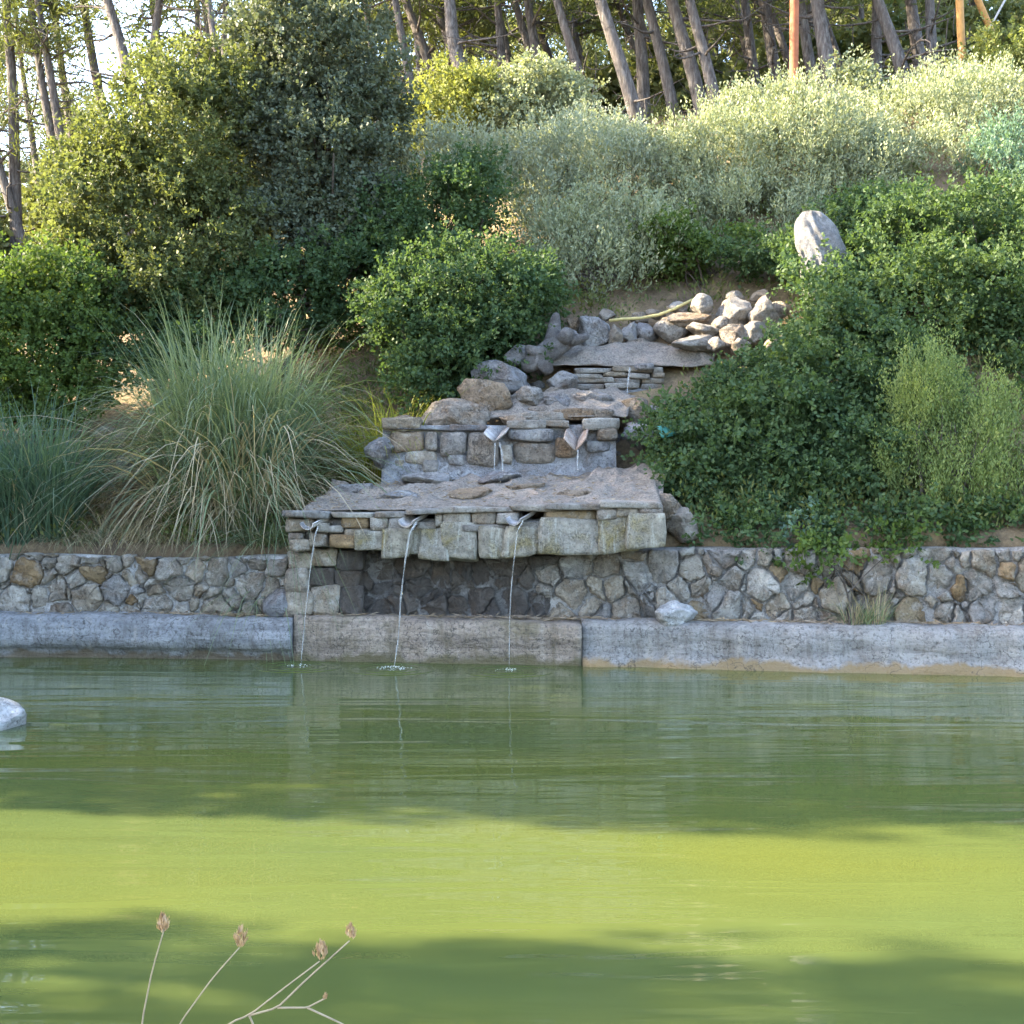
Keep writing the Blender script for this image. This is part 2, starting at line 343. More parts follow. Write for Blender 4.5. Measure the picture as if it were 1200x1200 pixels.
# ------------------------------------------------------------------ stones
_ico = {}
def ico(sub):
    if sub not in _ico:
        bm = bmesh.new(); bmesh.ops.create_icosphere(bm, subdivisions=sub, radius=1)
        _ico[sub] = (np.array([v.co[:] for v in bm.verts]), np.array([[w.index for w in f.verts] for f in bm.faces])); bm.free()
    return _ico[sub]
def rock_mesh(name, dims, mat, seed, sub=3, cuts=12, rough=.12, boxy=.0):
    g = np.random.default_rng(seed); v, f = ico(sub); v = v.copy()
    if boxy: v = np.sign(v) * np.abs(v) ** (1 - boxy); v = v / np.maximum(np.abs(v).max(), 1e-6)
    for k in range(cuts):
        d = rsph(1, g)[0]; h = g.uniform(.48, .8); t = v @ d; over = t > h
        v[over] -= ((t[over] - h) * .92)[:, None] * d
    st = rsph(1, g)[0] * .35 + np.array([0, 0, 1.]); lay = v @ st * g.uniform(9, 15) + 2 * Noise(seed + 4, 1.6, 2)(v)
    v = v * (1 + rough * 1.1 * Noise(seed, 2.4, 3)(v) - rough * .9 * (1 - np.abs(Noise(seed + 1, 4.5, 3)(v)).clip(0, 1)) ** 4 + rough * .22 * np.sign(np.sin(lay)) * np.abs(np.sin(lay)) ** .4)[:, None]
    lo, hi = v.min(0), v.max(0); v = (v - (lo + hi) / 2) / (hi - lo) * np.asarray(dims)
    return mesh_np(name, v, f, mat, smooth=False)
_sb = {}
def block_mesh(name, dims, mat, seed, pw=7.0, rough=.035, n=4):
    """rough squared stone: a gridded box with rounded edges and a hand-dressed surface"""
    if n not in _sb:
        bm = bmesh.new(); bmesh.ops.create_cube(bm, size=2); bmesh.ops.subdivide_edges(bm, edges=bm.edges[:], cuts=n - 1, use_grid_fill=True)
        bm.verts.ensure_lookup_table(); bm.verts.index_update()
        _sb[n] = (np.array([v.co[:] for v in bm.verts]), [[w.index for w in f.verts] for f in bm.faces]); bm.free()
    v, f = _sb[n]; g = np.random.default_rng(seed)
    r = (np.abs(v) ** pw).sum(1) ** (1 / pw); v = v / r[:, None]
    d = np.asarray(dims) / 2.0
    sk = g.uniform(-.08, .08, 4)
    v = v.copy(); v[:, 0] *= 1 + sk[0] * v[:, 2]; v[:, 2] *= 1 + sk[1] * v[:, 0]; v[:, 2] += sk[2] * v[:, 0] * .6
    w = v * d
    s = min(dims)
    q = Noise(seed, 5.5, 3)(w + seed % 17)
    w = w + nrm(v) * (q * rough * (s ** .5) * .55)[:, None]
    return mesh_np(name, w, np.array(f), mat, smooth=False)

def block_px(parent, name, x0, y0, x1, y1, Yf, depth, mat, seed, pw=7.0, rough=.035, n=4, grow=1.0):
    """a stone that spans the given part of the view at front distance Yf"""
    a = P(x0, y0, Yf); b = P(x1, y1, Yf); c = (a + b) / 2; w = (b[0] - a[0]) * grow; h = (a[2] - b[2]) * grow
    o = obj(name, block_mesh(name, (w, depth, h), mat, seed, pw, rough, n), (c[0], Yf + depth / 2, c[2]), parent)
    o.rotation_euler = (random.gauss(0, .03), random.gauss(0, .022), random.gauss(0, .03))
    return o

def clip_poly(poly, nx, ny, c):
    out = []
    for i in range(len(poly)):
        p, q = poly[i], poly[(i + 1) % len(poly)]; dp = p[0] * nx + p[1] * ny - c; dq = q[0] * nx + q[1] * ny - c
        if dp <= 0: out.append(p)
        if (dp < 0) != (dq < 0) and dp != dq:
            t = dp / (dp - dq); out.append((p[0] + (q[0] - p[0]) * t, p[1] + (q[1] - p[1]) * t))
    return out
def cells(u0, u1, v0, v1, n, seed, aspect=1.3, relax=1):
    g = np.random.default_rng(seed)
    pts = np.stack([g.uniform(u0, u1, n), g.uniform(v0, v1, n)], 1); wt = g.uniform(0, 1, n) ** 2 * .030
    S_ = np.array([1 / aspect, 1.0])
    for it in range(relax + 1):
        q = pts * S_; polys = []
        for i in range(n):
            poly = [(u0 * S_[0], v0), (u1 * S_[0], v0), (u1 * S_[0], v1), (u0 * S_[0], v1)]
            for j in np.argsort(((q - q[i]) ** 2).sum(1))[1:22]:
                d = q[j] - q[i]; c = ((q[j] ** 2).sum() - (q[i] ** 2).sum() - wt[j] + wt[i]) / 2
                poly = clip_poly(poly, d[0], d[1], c)
                if not poly: break
            polys.append(np.array(poly) / S_ if len(poly) > 2 else None)
        if it < relax:
            for i, p in enumerate(polys):
                if p is not None: pts[i] = pts[i] * .45 + p.mean(0) * .55
    return [p for p in polys if p is not None]
_w1, _w2 = Noise(301, 9, 2), Noise(302, 9, 2)
def warp_poly(p):
    q = []
    for i in range(len(p)):
        a, b = p[i], p[(i + 1) % len(p)]; k = max(1, int(np.linalg.norm(b - a) / .07)); q += [a + (b - a) * t / k for t in range(k)]
    q = np.array(q); w = np.stack([q[:, 0], q[:, 1], q[:, 0] * 0], 1); return q + np.stack([_w1(w), _w2(w)], 1) * .030
def cell_stone_mesh(poly, mat, seed, joint=.012, out=.07, back=.12):
    """one wall stone from its outline: rounded, uneven, standing proud of the joints. Returns mesh in (u, front, v) local axes and its centre"""
    g = np.random.default_rng(seed); poly = warp_poly(poly); c = poly.mean(0); p = poly - c
    p = p * (1 - joint / np.maximum(np.linalg.norm(p, axis=1, keepdims=True), .02)).clip(.3, 1)
    for _ in range(2):
        q = np.roll(p, -1, 0); w_ = .14 if _ == 0 else .3; p = np.stack([p * (1 - w_) + q * w_, p * w_ + q * (1 - w_)], 1).reshape(-1, 2)
        p = p + g.normal(0, .007, p.shape)
        if len(p) > 9: break
    n = len(p); rad = np.linalg.norm(p, axis=1).mean()
    o = out * g.uniform(.45, 1.3); tilt = g.normal(0, .22, 2)
    rings = []; spec = [(1.0, back), (1.0, -o * .55), (.91, -o * .95), (.55, -o * 1.05)]
    for s, y in spec:
        r = p * s; yy = y + (r @ tilt) * (0 if y > 0 else 1) + (g.normal(0, .011, n) if y <= 0 else 0)
        rings.append(np.stack([r[:, 0], np.broadcast_to(yy, n), r[:, 1]], 1))
    v = np.concatenate(rings + [np.array([[0, -o * 1.12 + g.normal(0, .006), 0]])]); f = []
    for k in range(len(spec) - 1):
        for i in range(n):
            j = (i + 1) % n; f.append((k * n + i, k * n + j, (k + 1) * n + j, (k + 1) * n + i))
    b = (len(spec) - 1) * n
    for i in range(n): f.append((b + i, b + (i + 1) % n, len(v) - 1))
    return mesh_np('stone', v, f, mat), c

# ------------------------------------------------------------------ pond kerb
def kerb_section(parent, name, xa, xb, prof, mat, seed, amp, label=None):
    n = int((xb - xa) / .055); xs = np.linspace(xa + .006, xb - .006, n); prof = np.array(prof); m = len(prof); nz = Noise(seed, 1.6, 5); nz2 = Noise(seed + 3, 11, 3)
    V = []
    for x in xs:
        q = np.stack([np.full(m, x), kerbY(x) + prof[:, 0], prof[:, 1]], 1)
        d = nz(q) * amp + nz2(q) * amp * .40 - amp * .8 * np.clip(nz2(q * .45 + 4) - .45, 0, 1)
        q[:, 1] += d * (prof[:, 0] < .2); q[:, 2] += .5 * d * (prof[:, 1] > .3); V.append(q)
    V = np.concatenate(V); f = []
    for i in range(n - 1):
        for k in range(m - 1): f.append((i * m + k, (i + 1) * m + k, (i + 1) * m + k + 1, i * m + k + 1))
    f.append(tuple(range(m))); f.append(tuple(reversed(range((n - 1) * m, n * m))))
    o = obj(name, mesh_np(name, V, f, mat), (0, 0, 0), parent)
    if label: o['label'] = label
    return o
def fine(prof, step=.035):
    out = []
    for a, b in zip(prof[:-1], prof[1:]):
        k = max(1, int(math.hypot(b[0] - a[0], b[1] - a[1]) / step))
        for i in range(k): out.append((a[0] + (b[0] - a[0]) * i / k, a[1] + (b[1] - a[1]) * i / k))
    return out + [prof[-1]]
kerb = empty('pond_kerb', (0, 13.8, 0), 'long concrete and stone kerb edging the far side of the pond', 'kerb')
pl = fine([(.10, -.5), (.10, .04), (.07, .10), (.0, .14), (-.03, .22), (-.01, .33), (.03, .42), (.09, .465), (.3, .475), (.34, .44), (.34, -.5)])
pm = fine([(.02, -.5), (.02, .10), (.0, .25), (.01, .38), (.03, .455), (.06, .47), (.3, .475), (.34, .44), (.34, -.5)])
pr = fine([(-.10, -.5), (-.09, .0), (-.05, .06), (.0, .12), (.02, .2), (.02, .34), (.05, .43), (.11, .475), (.32, .485), (.35, .44), (.35, -.5)])
xj = [-12.6, P(342, 0, 13.97)[0], P(682, 0, 13.6)[0], 12.6]
kerb_section(kerb, 'kerb_section', xj[0], xj[1], pl, M['kerb_blue'], 11, .060, 'smooth grey rounded kerb length with an undercut foot')
kerb_section(kerb, 'kerb_section', xj[1], xj[2], pm, M['kerb_brown'], 12, .055, 'brown weathered stone kerb length below the waterfall ledge')
kerb_section(kerb, 'kerb_section', xj[2], xj[3], pr, M['kerb_grey'], 13, .060, 'rough grey kerb length with crumbled foot at the water line')

# ------------------------------------------------------------------ retaining walls
def rubble_wall(name, label, ua, ub, z0, ztop, n, seed, wet=None, body='mortar'):
    root = empty(name, (float((ua + ub) / 2), float(wallY((ua + ub) / 2)), z0), label, 'stone wall')
    xs = np.linspace(ua, ub, int((ub - ua) / .12) + 2); V = []; nz = Noise(seed, 5, 3)
    for x in xs:
        zt = ztop(x)
        pr_ = [(0.02, z0 - .1), (0.02, z0 + .2), (0.02, z0 + .4), (0.02, zt - .06), (.05, zt - .01), (.2, zt), (.36, zt - .01), (.40, zt - .2), (.40, z0 - .1)]
        q = np.array([(x, wallY(x) + a, b) for a, b in pr_]); q += (nz(q) * .014)[:, None]; V.append(q)
    m = len(pr_); k = len(xs); V = np.concatenate(V); f = []
    for i in range(k - 1):
        for j in range(m - 1): f.append((i * m + j, (i + 1) * m + j, (i + 1) * m + j + 1, i * m + j + 1))
    f.append(tuple(range(m))); f.append(tuple(reversed(range((k - 1) * m, k * m))))
    obj('mortar_core', mesh_np('mortar_core', V, f, M[body]), (0, 0, 0), root)
    for i, p in enumerate(cells(ua, ub, z0, 1.0, n, seed)):
        c0 = p.mean(0); zt = ztop(c0[0])
        p = p.copy(); p[:, 1] = z0 + (p[:, 1] - z0) * (zt - z0) / (1.0 - z0)
        isw = wet is not None and wet(c0[0])
        r_ = random.random()
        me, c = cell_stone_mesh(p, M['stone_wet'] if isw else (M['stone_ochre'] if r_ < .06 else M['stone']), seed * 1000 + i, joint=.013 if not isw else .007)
        y = wallY(c[0]); o = obj('stone', me, (c[0], y + .02, c[1]), root)
        o.rotation_euler = (random.gauss(0, .03), 0, math.atan2(wallY(c[0] + .1) - y, .1))
    return root
XL, XR = P(338, 0, 14.5)[0], P(722, 0, 14.0)[0]
rubble_wall('retaining_wall', 'mortared rubble stone wall below the arching grass clumps', -7.8, XL, .42, lambda x: 1.13 + .02 * math.sin(x * 2), 150, 21)
WX0, WX1 = P(425, 0, 14.4)[0], P(638, 0, 14.2)[0]
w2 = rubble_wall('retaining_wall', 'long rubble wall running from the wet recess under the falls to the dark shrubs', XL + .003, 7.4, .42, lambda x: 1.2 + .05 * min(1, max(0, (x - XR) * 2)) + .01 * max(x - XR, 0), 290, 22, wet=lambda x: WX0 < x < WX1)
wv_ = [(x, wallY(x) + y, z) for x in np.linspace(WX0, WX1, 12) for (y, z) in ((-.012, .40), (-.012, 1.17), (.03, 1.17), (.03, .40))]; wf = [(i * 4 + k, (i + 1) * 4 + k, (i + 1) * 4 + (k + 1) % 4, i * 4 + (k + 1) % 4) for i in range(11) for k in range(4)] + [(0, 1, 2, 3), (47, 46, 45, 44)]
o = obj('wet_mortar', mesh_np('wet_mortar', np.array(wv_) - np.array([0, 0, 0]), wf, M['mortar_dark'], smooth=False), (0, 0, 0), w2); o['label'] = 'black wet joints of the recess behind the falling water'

# ------------------------------------------------------------------ waterfall: lowest ledge
YL = lambda px: float(kerbY((px - 600) / F * 13.8)) + .02
ledge = empty('waterfall_ledge', (P(555, 0, 13.85)[0], 14.0, 1.15), 'projecting ledge of stacked stones with three water spouts above the kerb', 'stone ledge')
big = [(418, 622, 452, 646, 'stone_lime'), (452, 622, 476, 652, 'stone_lime'), (475, 618, 496, 650, 'stone_lime'), (496, 619, 522, 655, 'stone_lime'), (521, 616, 553, 655, 'stone_lime'),
       (567, 622, 597, 652, 'stone_lime'), (596, 616, 641, 648, 'stone_lime'), (640, 611, 706, 646, 'stone_lime'), (706, 604, 742, 643, 'stone_lime'), (741, 601, 776, 640, 'stone_lime')]
for i, (a, b, c, d, m) in enumerate(big): block_px(ledge, 'block', a - 3, b, c + 3, d, YL((a + c) / 2) + .02 * (i % 3), .50, M[m], 400 + i, 22.0, .13, 9, 1.10)
thin = [(333, 607, 370, 624, 'slab'), (336, 625, 355, 634, 'slab'), (340, 632, 364, 646, 'stone'), (362, 624, 384, 640, 'stone'), (370, 612, 386, 624, 'slab'), (384, 616, 402, 625, 'slab'), (399, 606, 432, 620, 'stone_ochre'), (402, 620, 434, 632, 'slab'),
        (386, 628, 418, 642, 'stone_ochre'), (433, 606, 455, 622, 'stone'), (455, 606, 476, 621, 'stone'), (475, 616, 490, 622, 'slab'), (486, 611, 512, 622, 'slab'), (511, 602, 520, 617, 'stone'), (520, 600, 553, 617, 'stone'),
        (553, 600, 581, 615, 'stone'), (581, 599, 609, 614, 'stone'), (540, 614, 594, 623, 'slab'), (606, 611, 640, 620, 'slab'), (638, 598, 700, 613, 'stone_ochre'), (700, 597, 723, 609, 'stone'), (722, 594, 750, 606, 'slab'), (748, 592, 776, 603, 'stone')]
for i, (a, b, c, d, m) in enumerate(thin): block_px(ledge, 'stone', a, b, c, d, YL((a + c) / 2) + .015 * (i % 4), .42, M[m], 450 + i, 10.0, .09, 5)
caps = [(328, 599, 386, 607.5), (388, 600, 440, 607), (438, 599, 476, 606), (474, 596, 540, 602), (512, 594, 602, 600.5), (598, 592, 660, 599), (640, 590, 720, 597.5), (704, 587, 778, 595)]
for i, (a, b, c, d) in enumerate(caps): block_px(ledge, 'slab', a, b, c, d, YL((a + c) / 2) - .03 + .02 * (i % 3), .5, M['slab'], 500 + i, 12.0, .06, 6)
# rubble pier under the ledge's left end
for i, (a, b, c, d) in enumerate([(334, 646, 366, 668), (364, 642, 396, 664), (394, 644, 424, 668), (336, 668, 358, 694), (357, 664, 392, 690), (390, 668, 420, 690), (334, 693, 366, 722), (365, 690, 396, 722), (394, 690, 424, 722)]):
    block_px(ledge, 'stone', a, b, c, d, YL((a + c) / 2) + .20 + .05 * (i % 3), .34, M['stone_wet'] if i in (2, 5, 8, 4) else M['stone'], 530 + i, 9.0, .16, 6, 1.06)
# core behind the facing
a = P(340, 612, 14.2); b = P(772, 640, 13.8)
block = obj('rubble_core', block_mesh('rubble_core', (b[0] - a[0], .50, .34), M['mortar_dark'], 77, 10, .02, 6), ((a[0] + b[0]) / 2, 14.20, 1.42), ledge)
block.rotation_euler = (0, 0, math.atan2(YL(772) - YL(340), b[0] - a[0]))

# spouts
def half_pipe(name, r, ln, mat, seed, th=.014, arc=150):
    n = 10; V = []; f = []
    for k, y in enumerate(np.linspace(0, -ln, 6)):
        for s in (r, r + th):
            for i in range(n + 1):
                t = R(-90 - arc / 2 + arc * i / n); rr = s * (1 - .12 * k / 5); V.append((math.cos(t) * rr, y, math.sin(t) * rr + r))
    m = 2 * (n + 1)
    for k in range(5):
        for i in range(n):
            a = k * m + i; f += [(a, a + 1, a + m + 1, a + m), (a + n + 1, a + n + 1 + m, a + n + 2 + m, a + n + 2)]
        for i in (0, n): a = k * m + i; f.append((a, a + m, a + m + n + 1, a + n + 1))
    for k in (0, 5):
        for i in range(n): a = k * m + i; f.append((a, a + n + 1, a + n + 2, a + 1))
    V = np.array(V); V += Noise(seed, 12, 2)(V)[:, None] * .004
    me = mesh_np(name, V, f, mat); return me
def spout(px, py, Y, label, rz, tilt=14, mat='tile_grey', r=.10, ln=.40):
    p = P(px, py, Y); o = obj('water_spout', half_pipe('water_spout', r, ln, M[mat], int(px)), (p[0], p[1] + ln * .75, p[2] - .03), None)
    o.rotation_euler = (R(tilt), 0, R(rz)); tag(o, label, 'water spout'); return o
spout(380, 606, 13.95, 'pale curved tile spout on the ledge beside the ochre block', -28, 16)
spout(492, 604, 13.8, 'grey curved tile spout at the middle of the projecting ledge', -22, 14)
spout(620, 602, 13.65, 'grey curved tile spout beside the long ochre stone of the ledge', -26, 14)

def plate_pair(px, py, Y, w, ln, open_deg, label, mat, rz, tilt):
    p = P(px, py, Y); root = empty('water_spout', p, label, 'water spout'); root.rotation_euler = (R(tilt), 0, R(rz))
    for s in (-1, 1):
        me = block_mesh('plate', (w, ln, .025), M[mat], 700 + int(px) + s, 12, .01, 3); o = bpy.data.objects.new('plate', me); COL.objects.link(o); o.parent = root
        t = R(open_deg) * s; o.location = (s * w * .5 * math.cos(t) + s * .006, 0, w * .5 * abs(math.sin(t))); o.rotation_euler = (0, -t, 0)
    return root
plate_pair(676, 521, 15.5, .21, .46, 52, 'peach coloured V shaped spout of two clay slabs on the middle step', 'tile', -8, 22)
plate_pair(583, 513, 15.5, .17, .42, 40, 'whitish V shaped spout on the middle step above the two thin trickles', 'tile_grey', -10, 16)

# ------------------------------------------------------------------ waterfall: middle step
Y2 = 15.62
step = empty('stone_step', (P(585, 0, Y2)[0], Y2, 1.9), 'middle waterfall step of large stones set in blue grey mortar', 'stone step')
a, b = P(448, 498, Y2), P(722, 572, Y2)
V = []; f = []; nx_, nz_ = 46, 14; nn = Noise(81, 4, 4)
for side in (0, 1):
    for j in range(nz_ + 1):
        for i in range(nx_ + 1):
            x = a[0] + (b[0] - a[0]) * i / nx_; z = b[2] - .15 + (a[2] - b[2] + .15) * j / nz_
            slope = .35 * (1 - j / nz_) ** 2.0
            q = np.array([x, Y2 + .05 - slope, z]) if side == 0 else np.array([x, Y2 + .75, z])
            if side == 0: q[1] += nn(q[None])[0] * .035; q[2] += nn(q[None] + 5)[0] * .02
            V.append(q)
w_ = nx_ + 1; o_ = w_ * (nz_ + 1)
for j in range(nz_):
    for i in range(nx_): k = j * w_ + i; f += [(k, k + 1, k + w_ + 1, k + w_), (o_ + k, o_ + k + w_, o_ + k + w_ + 1, o_ + k + 1)]
for i in range(nx_): k = nz_ * w_ + i; f.append((k, k + 1, o_ + k + 1, o_ + k))
for j in range(nz_):
    for i in (0, nx_): k = j * w_ + i; f.append((k, k + w_, o_ + k + w_, o_ + k))
obj('mortar_core', mesh_np('mortar_core', np.array(V), f, M['mortar_blue']), (0, 0, 0), step)
for i, (x0, y0, x1, y1, m) in enumerate([(456, 503, 497, 531, 'boulder_warm'), (497, 503, 513, 528, 'stone'), (515, 506, 547, 535, 'boulder_pale'), (474, 528, 512, 543, 'stone'), (524, 531, 546, 546, 'stone'), (546, 505, 584, 549, 'boulder_pale'),
        (461, 538, 475, 551, 'stone'), (497, 540, 513, 554, 'boulder_pale'), (586, 520, 602, 546, 'stone'), (603, 519, 653, 544, 'boulder_warm'), (650, 512, 676, 536, 'boulder_warm'), (592, 500, 652, 519, 'boulder'), (684, 514, 718, 532, 'boulder'), (700, 502, 724, 516, 'boulder_warm')]):
    block_px(step, 'stone', x0, y0, x1, y1, Y2 - .07 - .02 * (i % 3), .4, M[m], 560 + i, 5.5, .13, 7)
for i, (x0, y0, x1, y1, m) in enumerate([(446, 490, 492, 503, 'slab'), (455, 498, 528, 505, 'mortar_blue'), (526, 497, 572, 505, 'mortar_blue'), (596, 493, 640, 501, 'slab'), (636, 492, 668, 501, 'slab'), (684, 490, 726, 502, 'slab'), (600, 484, 664, 493, 'slab'), (650, 480, 720, 492, 'boulder_warm')]):
    block_px(step, 'slab', x0, y0, x1, y1, Y2 - .08 + (.35 if y0 < 486 else 0), .6, M[m], 590 + i, 16, .11, 6)

# upper step of thin stacked slabs
Y3 = 17.0
stack = empty('slab_stack', (P(720, 0, Y3)[0], Y3, 3.0), 'upper waterfall step of thin flat stones stacked in courses', 'stone step')
k = 0
for row, (y0, y1) in enumerate([(430, 437), (437, 443), (443, 449), (449, 456)]):
    x = 674 - 2 * row
    while x < 772:
        w = random.uniform(26, 52); block_px(stack, 'slab', x, y0 + random.uniform(-1, 1), min(x + w, 778), y1, Y3 + random.uniform(-.05, .05), .6, M['slab'], 620 + k, 14, .06, 5); x += w; k += 1
block_px(stack, 'slab', 744, 424, 768, 433, Y3 - .06, .4, M['boulder'], 660, 4, .05, 5)
block_px(stack, 'mortar_shelf', 664, 454, 775, 470, Y3 + .02, .7, M['mortar_blue'], 661, 6, .06, 8)

# ------------------------------------------------------------------ loose boulders
def boulder(x0, y0, x1, y1, Y, label, mat='boulder', name='boulder', depth=None, seed=None, group=None, cat='rock', sub=4, cuts=13, rough=.12, boxy=0, sink=.12):
    a, b = P(x0, y0, Y), P(x1, y1, Y); w = b[0] - a[0]; h = (a[2] - b[2]) * (1 + sink); c = ((a[0] + b[0]) / 2, Y, a[2] - h / 2)
    seed = seed or int(x0 * 7 + y0 * 3)
    o = obj(name, rock_mesh(name, (w, depth or (w + h) / 2, h), M[mat], seed, sub, cuts, rough, boxy), c)
    return tag(o, label, cat, group)
boulder(487, 466, 576, 502, 15.95, 'long flat topped pitted rock on the left of the middle step', 'boulder_warm', sub=4, boxy=.35, depth=.7)
boulder(536, 444, 601, 486, 16.35, 'ochre sided angular boulder behind the long flat rock', 'boulder_warm', sub=4, cuts=6)
boulder(552, 423, 624, 458, 16.8, 'blue grey ridged boulder above the ochre sided boulder', 'boulder', sub=4, boxy=.2)
boulder(590, 405, 628, 430, 17.2, 'grey rounded rock just below the gnarled driftwood stump', 'boulder')
boulder(598, 452, 638, 474, 16.3, 'pale tilted rock between the ochre boulder and the slab stack', 'boulder_pale')
boulder(640, 435, 678, 458, 16.9, 'knobbly grey rock at the left end of the stacked slabs', 'boulder')
boulder(666, 458, 722, 486, 16.5, 'dark grey broken rock under the stacked slabs', 'boulder', cuts=12)
boulder(636, 460, 670, 480, 16.3, 'grey rough rock left of the dark broken rock', 'boulder')
boulder(618, 476, 650, 487, 16.1, 'small cream flat rock on the middle step', 'boulder_pale')
boulder(677, 370, 716, 405, 17.9, 'mottled grey and white round boulder beside the driftwood stump', 'boulder', sub=4)
boulder(712, 380, 731, 406, 17.8, 'narrow brown rock next to the mottled round boulder', 'boulder_warm')
boulder(725, 376, 749, 403, 17.95, 'lumpy grey brown rock in the upper boulder row', 'boulder')
boulder(744, 377, 772, 401, 18.0, 'dark weathered rock in the upper boulder row', 'boulder', cuts=12)
boulder(765, 373, 806, 399, 17.8, 'smooth pale rounded boulder under the orange slab', 'boulder_pale', cuts=5, rough=.05)
boulder(774, 364, 845, 383, 17.75, 'long orange brown slab lying on the pale rounded boulder', 'boulder_warm', boxy=.4, depth=.5)
boulder(809, 344, 836, 369, 17.7, 'pale round rock sitting on the orange slab', 'boulder_pale', cuts=4, rough=.05)
boulder(804, 377, 846, 398, 17.4, 'whitish blocky rock beside the pale rounded boulder', 'boulder_pale')
boulder(840, 347, 885, 384, 17.55, 'whitish broken rock beyond the orange slab', 'boulder_pale', cuts=12)
boulder(876, 345, 916, 394, 17.4, 'tall pale rough rock half hidden by the dark shrubs', 'boulder_pale', cuts=12)
boulder(842, 380, 882, 406, 17.2, 'low whitish rock at the edge of the dark shrubs', 'boulder_pale')
boulder(766, 578, 800, 606, 14.15, 'pinkish rock at the right end of the projecting ledge', 'boulder_warm')
boulder(772, 594, 820, 632, 14.2, 'rough grey pink rock against the wall at the ledge end', 'boulder_warm')
boulder(766, 703, 818, 731, 13.65, 'white crusted rock lying on the kerb ledge', 'boulder_white', cuts=6, sub=4)
boulder(306, 690, 342, 722, 14.3, 'smooth blue grey boulder at the foot of the wall beside the falls', 'boulder', cuts=5, rough=.04)
boulder(-46, 819, 27, 870, 10.1, 'white topped rock rising from the pond', 'boulder_white', cuts=4, rough=.07, sub=4, sink=1.0, depth=.5, seed=77)
boulder(384, 566, 440, 588, 14.95, 'grey ledge rock under the arching grass', 'boulder', boxy=.3)
boulder(426, 512, 462, 545, 15.5, 'grey rock at the left end of the middle step', 'boulder')
boulder(112, 500, 150, 528, 16.6, 'ochre rock between the two large grass clumps', 'boulder_warm')
boulder(138, 530, 168, 552, 16.2, 'small pale grey rock between the two large grass clumps', 'boulder')
boulder(720, 466, 764, 500, 16.3, 'brown grey rock right below the stacked slabs', 'boulder_warm')
boulder(728, 494, 776, 528, 15.8, 'tilted grey rock beside the peach coloured spout', 'boulder')
boulder(448, 486, 494, 506, 15.75, 'flat brown rock at the reed clump end of the middle step', 'boulder_warm', boxy=.3)
boulder(866, 376, 905, 402, 17.15, 'cream rock below the tall pale rough rock', 'boulder_pale')
boulder(786, 392, 838, 410, 17.25, 'long low cream rock in front of the pale rounded boulder', 'boulder_pale', boxy=.2)
boulder(585, 486, 625, 500, 15.9, 'small tan rock behind the whitish spout', 'boulder_warm')
for (x0, y0, x1, y1, Y, lab, m) in [(520, 570, 578, 586, 14.6, 'flat pinkish rock lying on the ledge matting below the white trickle', 'boulder_warm'), (590, 566, 640, 580, 14.9, 'flat tan rock on the ledge matting below the peach coloured spout', 'boulder_warm'),
        (440, 574, 492, 588, 14.7, 'low grey flat rock on the ledge matting near the dry grass', 'boulder'), (650, 574, 702, 588, 14.4, 'low brownish flat rock at the foot of the folded matting', 'boulder_warm'), (560, 552, 612, 566, 15.2, 'low grey rock at the foot of the middle step', 'boulder'), (470, 553, 530, 567, 15.2, 'blue grey rubble rock at the foot of the middle step near the reeds', 'boulder')]:
    boulder(x0, y0, x1, y1, Y, lab, m, boxy=.3, depth=.5, cuts=8)
for q_, (x0, y0, x1, y1, Y) in enumerate([(834, 370, 856, 386, 17.4), (850, 340, 874, 354, 17.9), (892, 388, 924, 410, 17.0), (828, 394, 850, 410, 17.1), (900, 352, 930, 372, 17.5), (880, 338, 904, 352, 17.9), (856, 396, 880, 414, 17.0), (700, 362, 722, 376, 18.2), (738, 366, 760, 380, 18.15), (780, 352, 806, 366, 18.1), (756, 362, 780, 374, 18.15), (664, 372, 682, 388, 17.9)]):
    boulder(x0, y0, x1, y1, Y, 'small rubble stone wedged into the upper boulder row', 'boulder_pale' if q_ % 3 == 0 else 'boulder_warm', name='rubble_stone', group='rubble wedged into the upper boulder row', sub=3)
# grey standing stone in the shrubs
def standing_stone():
    Y = 17.2; a = P(931, 247, Y); b = P(984, 294, Y); base = float(ground((a[0] + b[0]) / 2, Y)) - .15; w = b[0] - a[0]; hz = a[2] - base
    v, f = ico(5); v = v.copy(); z = v[:, 2]; t = (z + 1) / 2; u = np.clip((t * hz - (hz - .62)) / .62, 0, 1)       # u: 0 at the shrubs, 1 at the tip
    half = w * .5 * np.sqrt(np.clip(1 - u ** 2.4, 0, 1)) ; ang = np.arctan2(v[:, 1], v[:, 0]); rr = np.clip(np.linalg.norm(v[:, :2], axis=1) / np.sqrt(np.clip(1 - z ** 2, 1e-4, 1)), 0, 1)
    rr = rr * np.where(z < -.85, (z + 1) / .15, 1)
    cx_ = .10 - .20 * u
    fur = .018 * np.sin(ang * 7 + t * 14 + 5 * Noise(93, 2, 2)(v)) + .045 * Noise(91, 4, 4)(v)
    q = np.stack([cx_ + np.cos(ang) * (half * rr + fur * (half > .05)), np.sin(ang) * (half * rr * .8 + fur * (half > .05)), t * hz], 1)
    o = obj('standing_stone', mesh_np('standing_stone', q, f, rock_mat('grey_lichen_stone', [(.065, .068, .078)], pale=(.10, .104, .118), pale_amt=.5, stain_amt=.05, freq=1.5)), ((a[0] + b[0]) / 2, Y, base))
    tag(o, 'furrowed grey stone standing up out of the dark green shrubs', 'stone')
standing_stone()
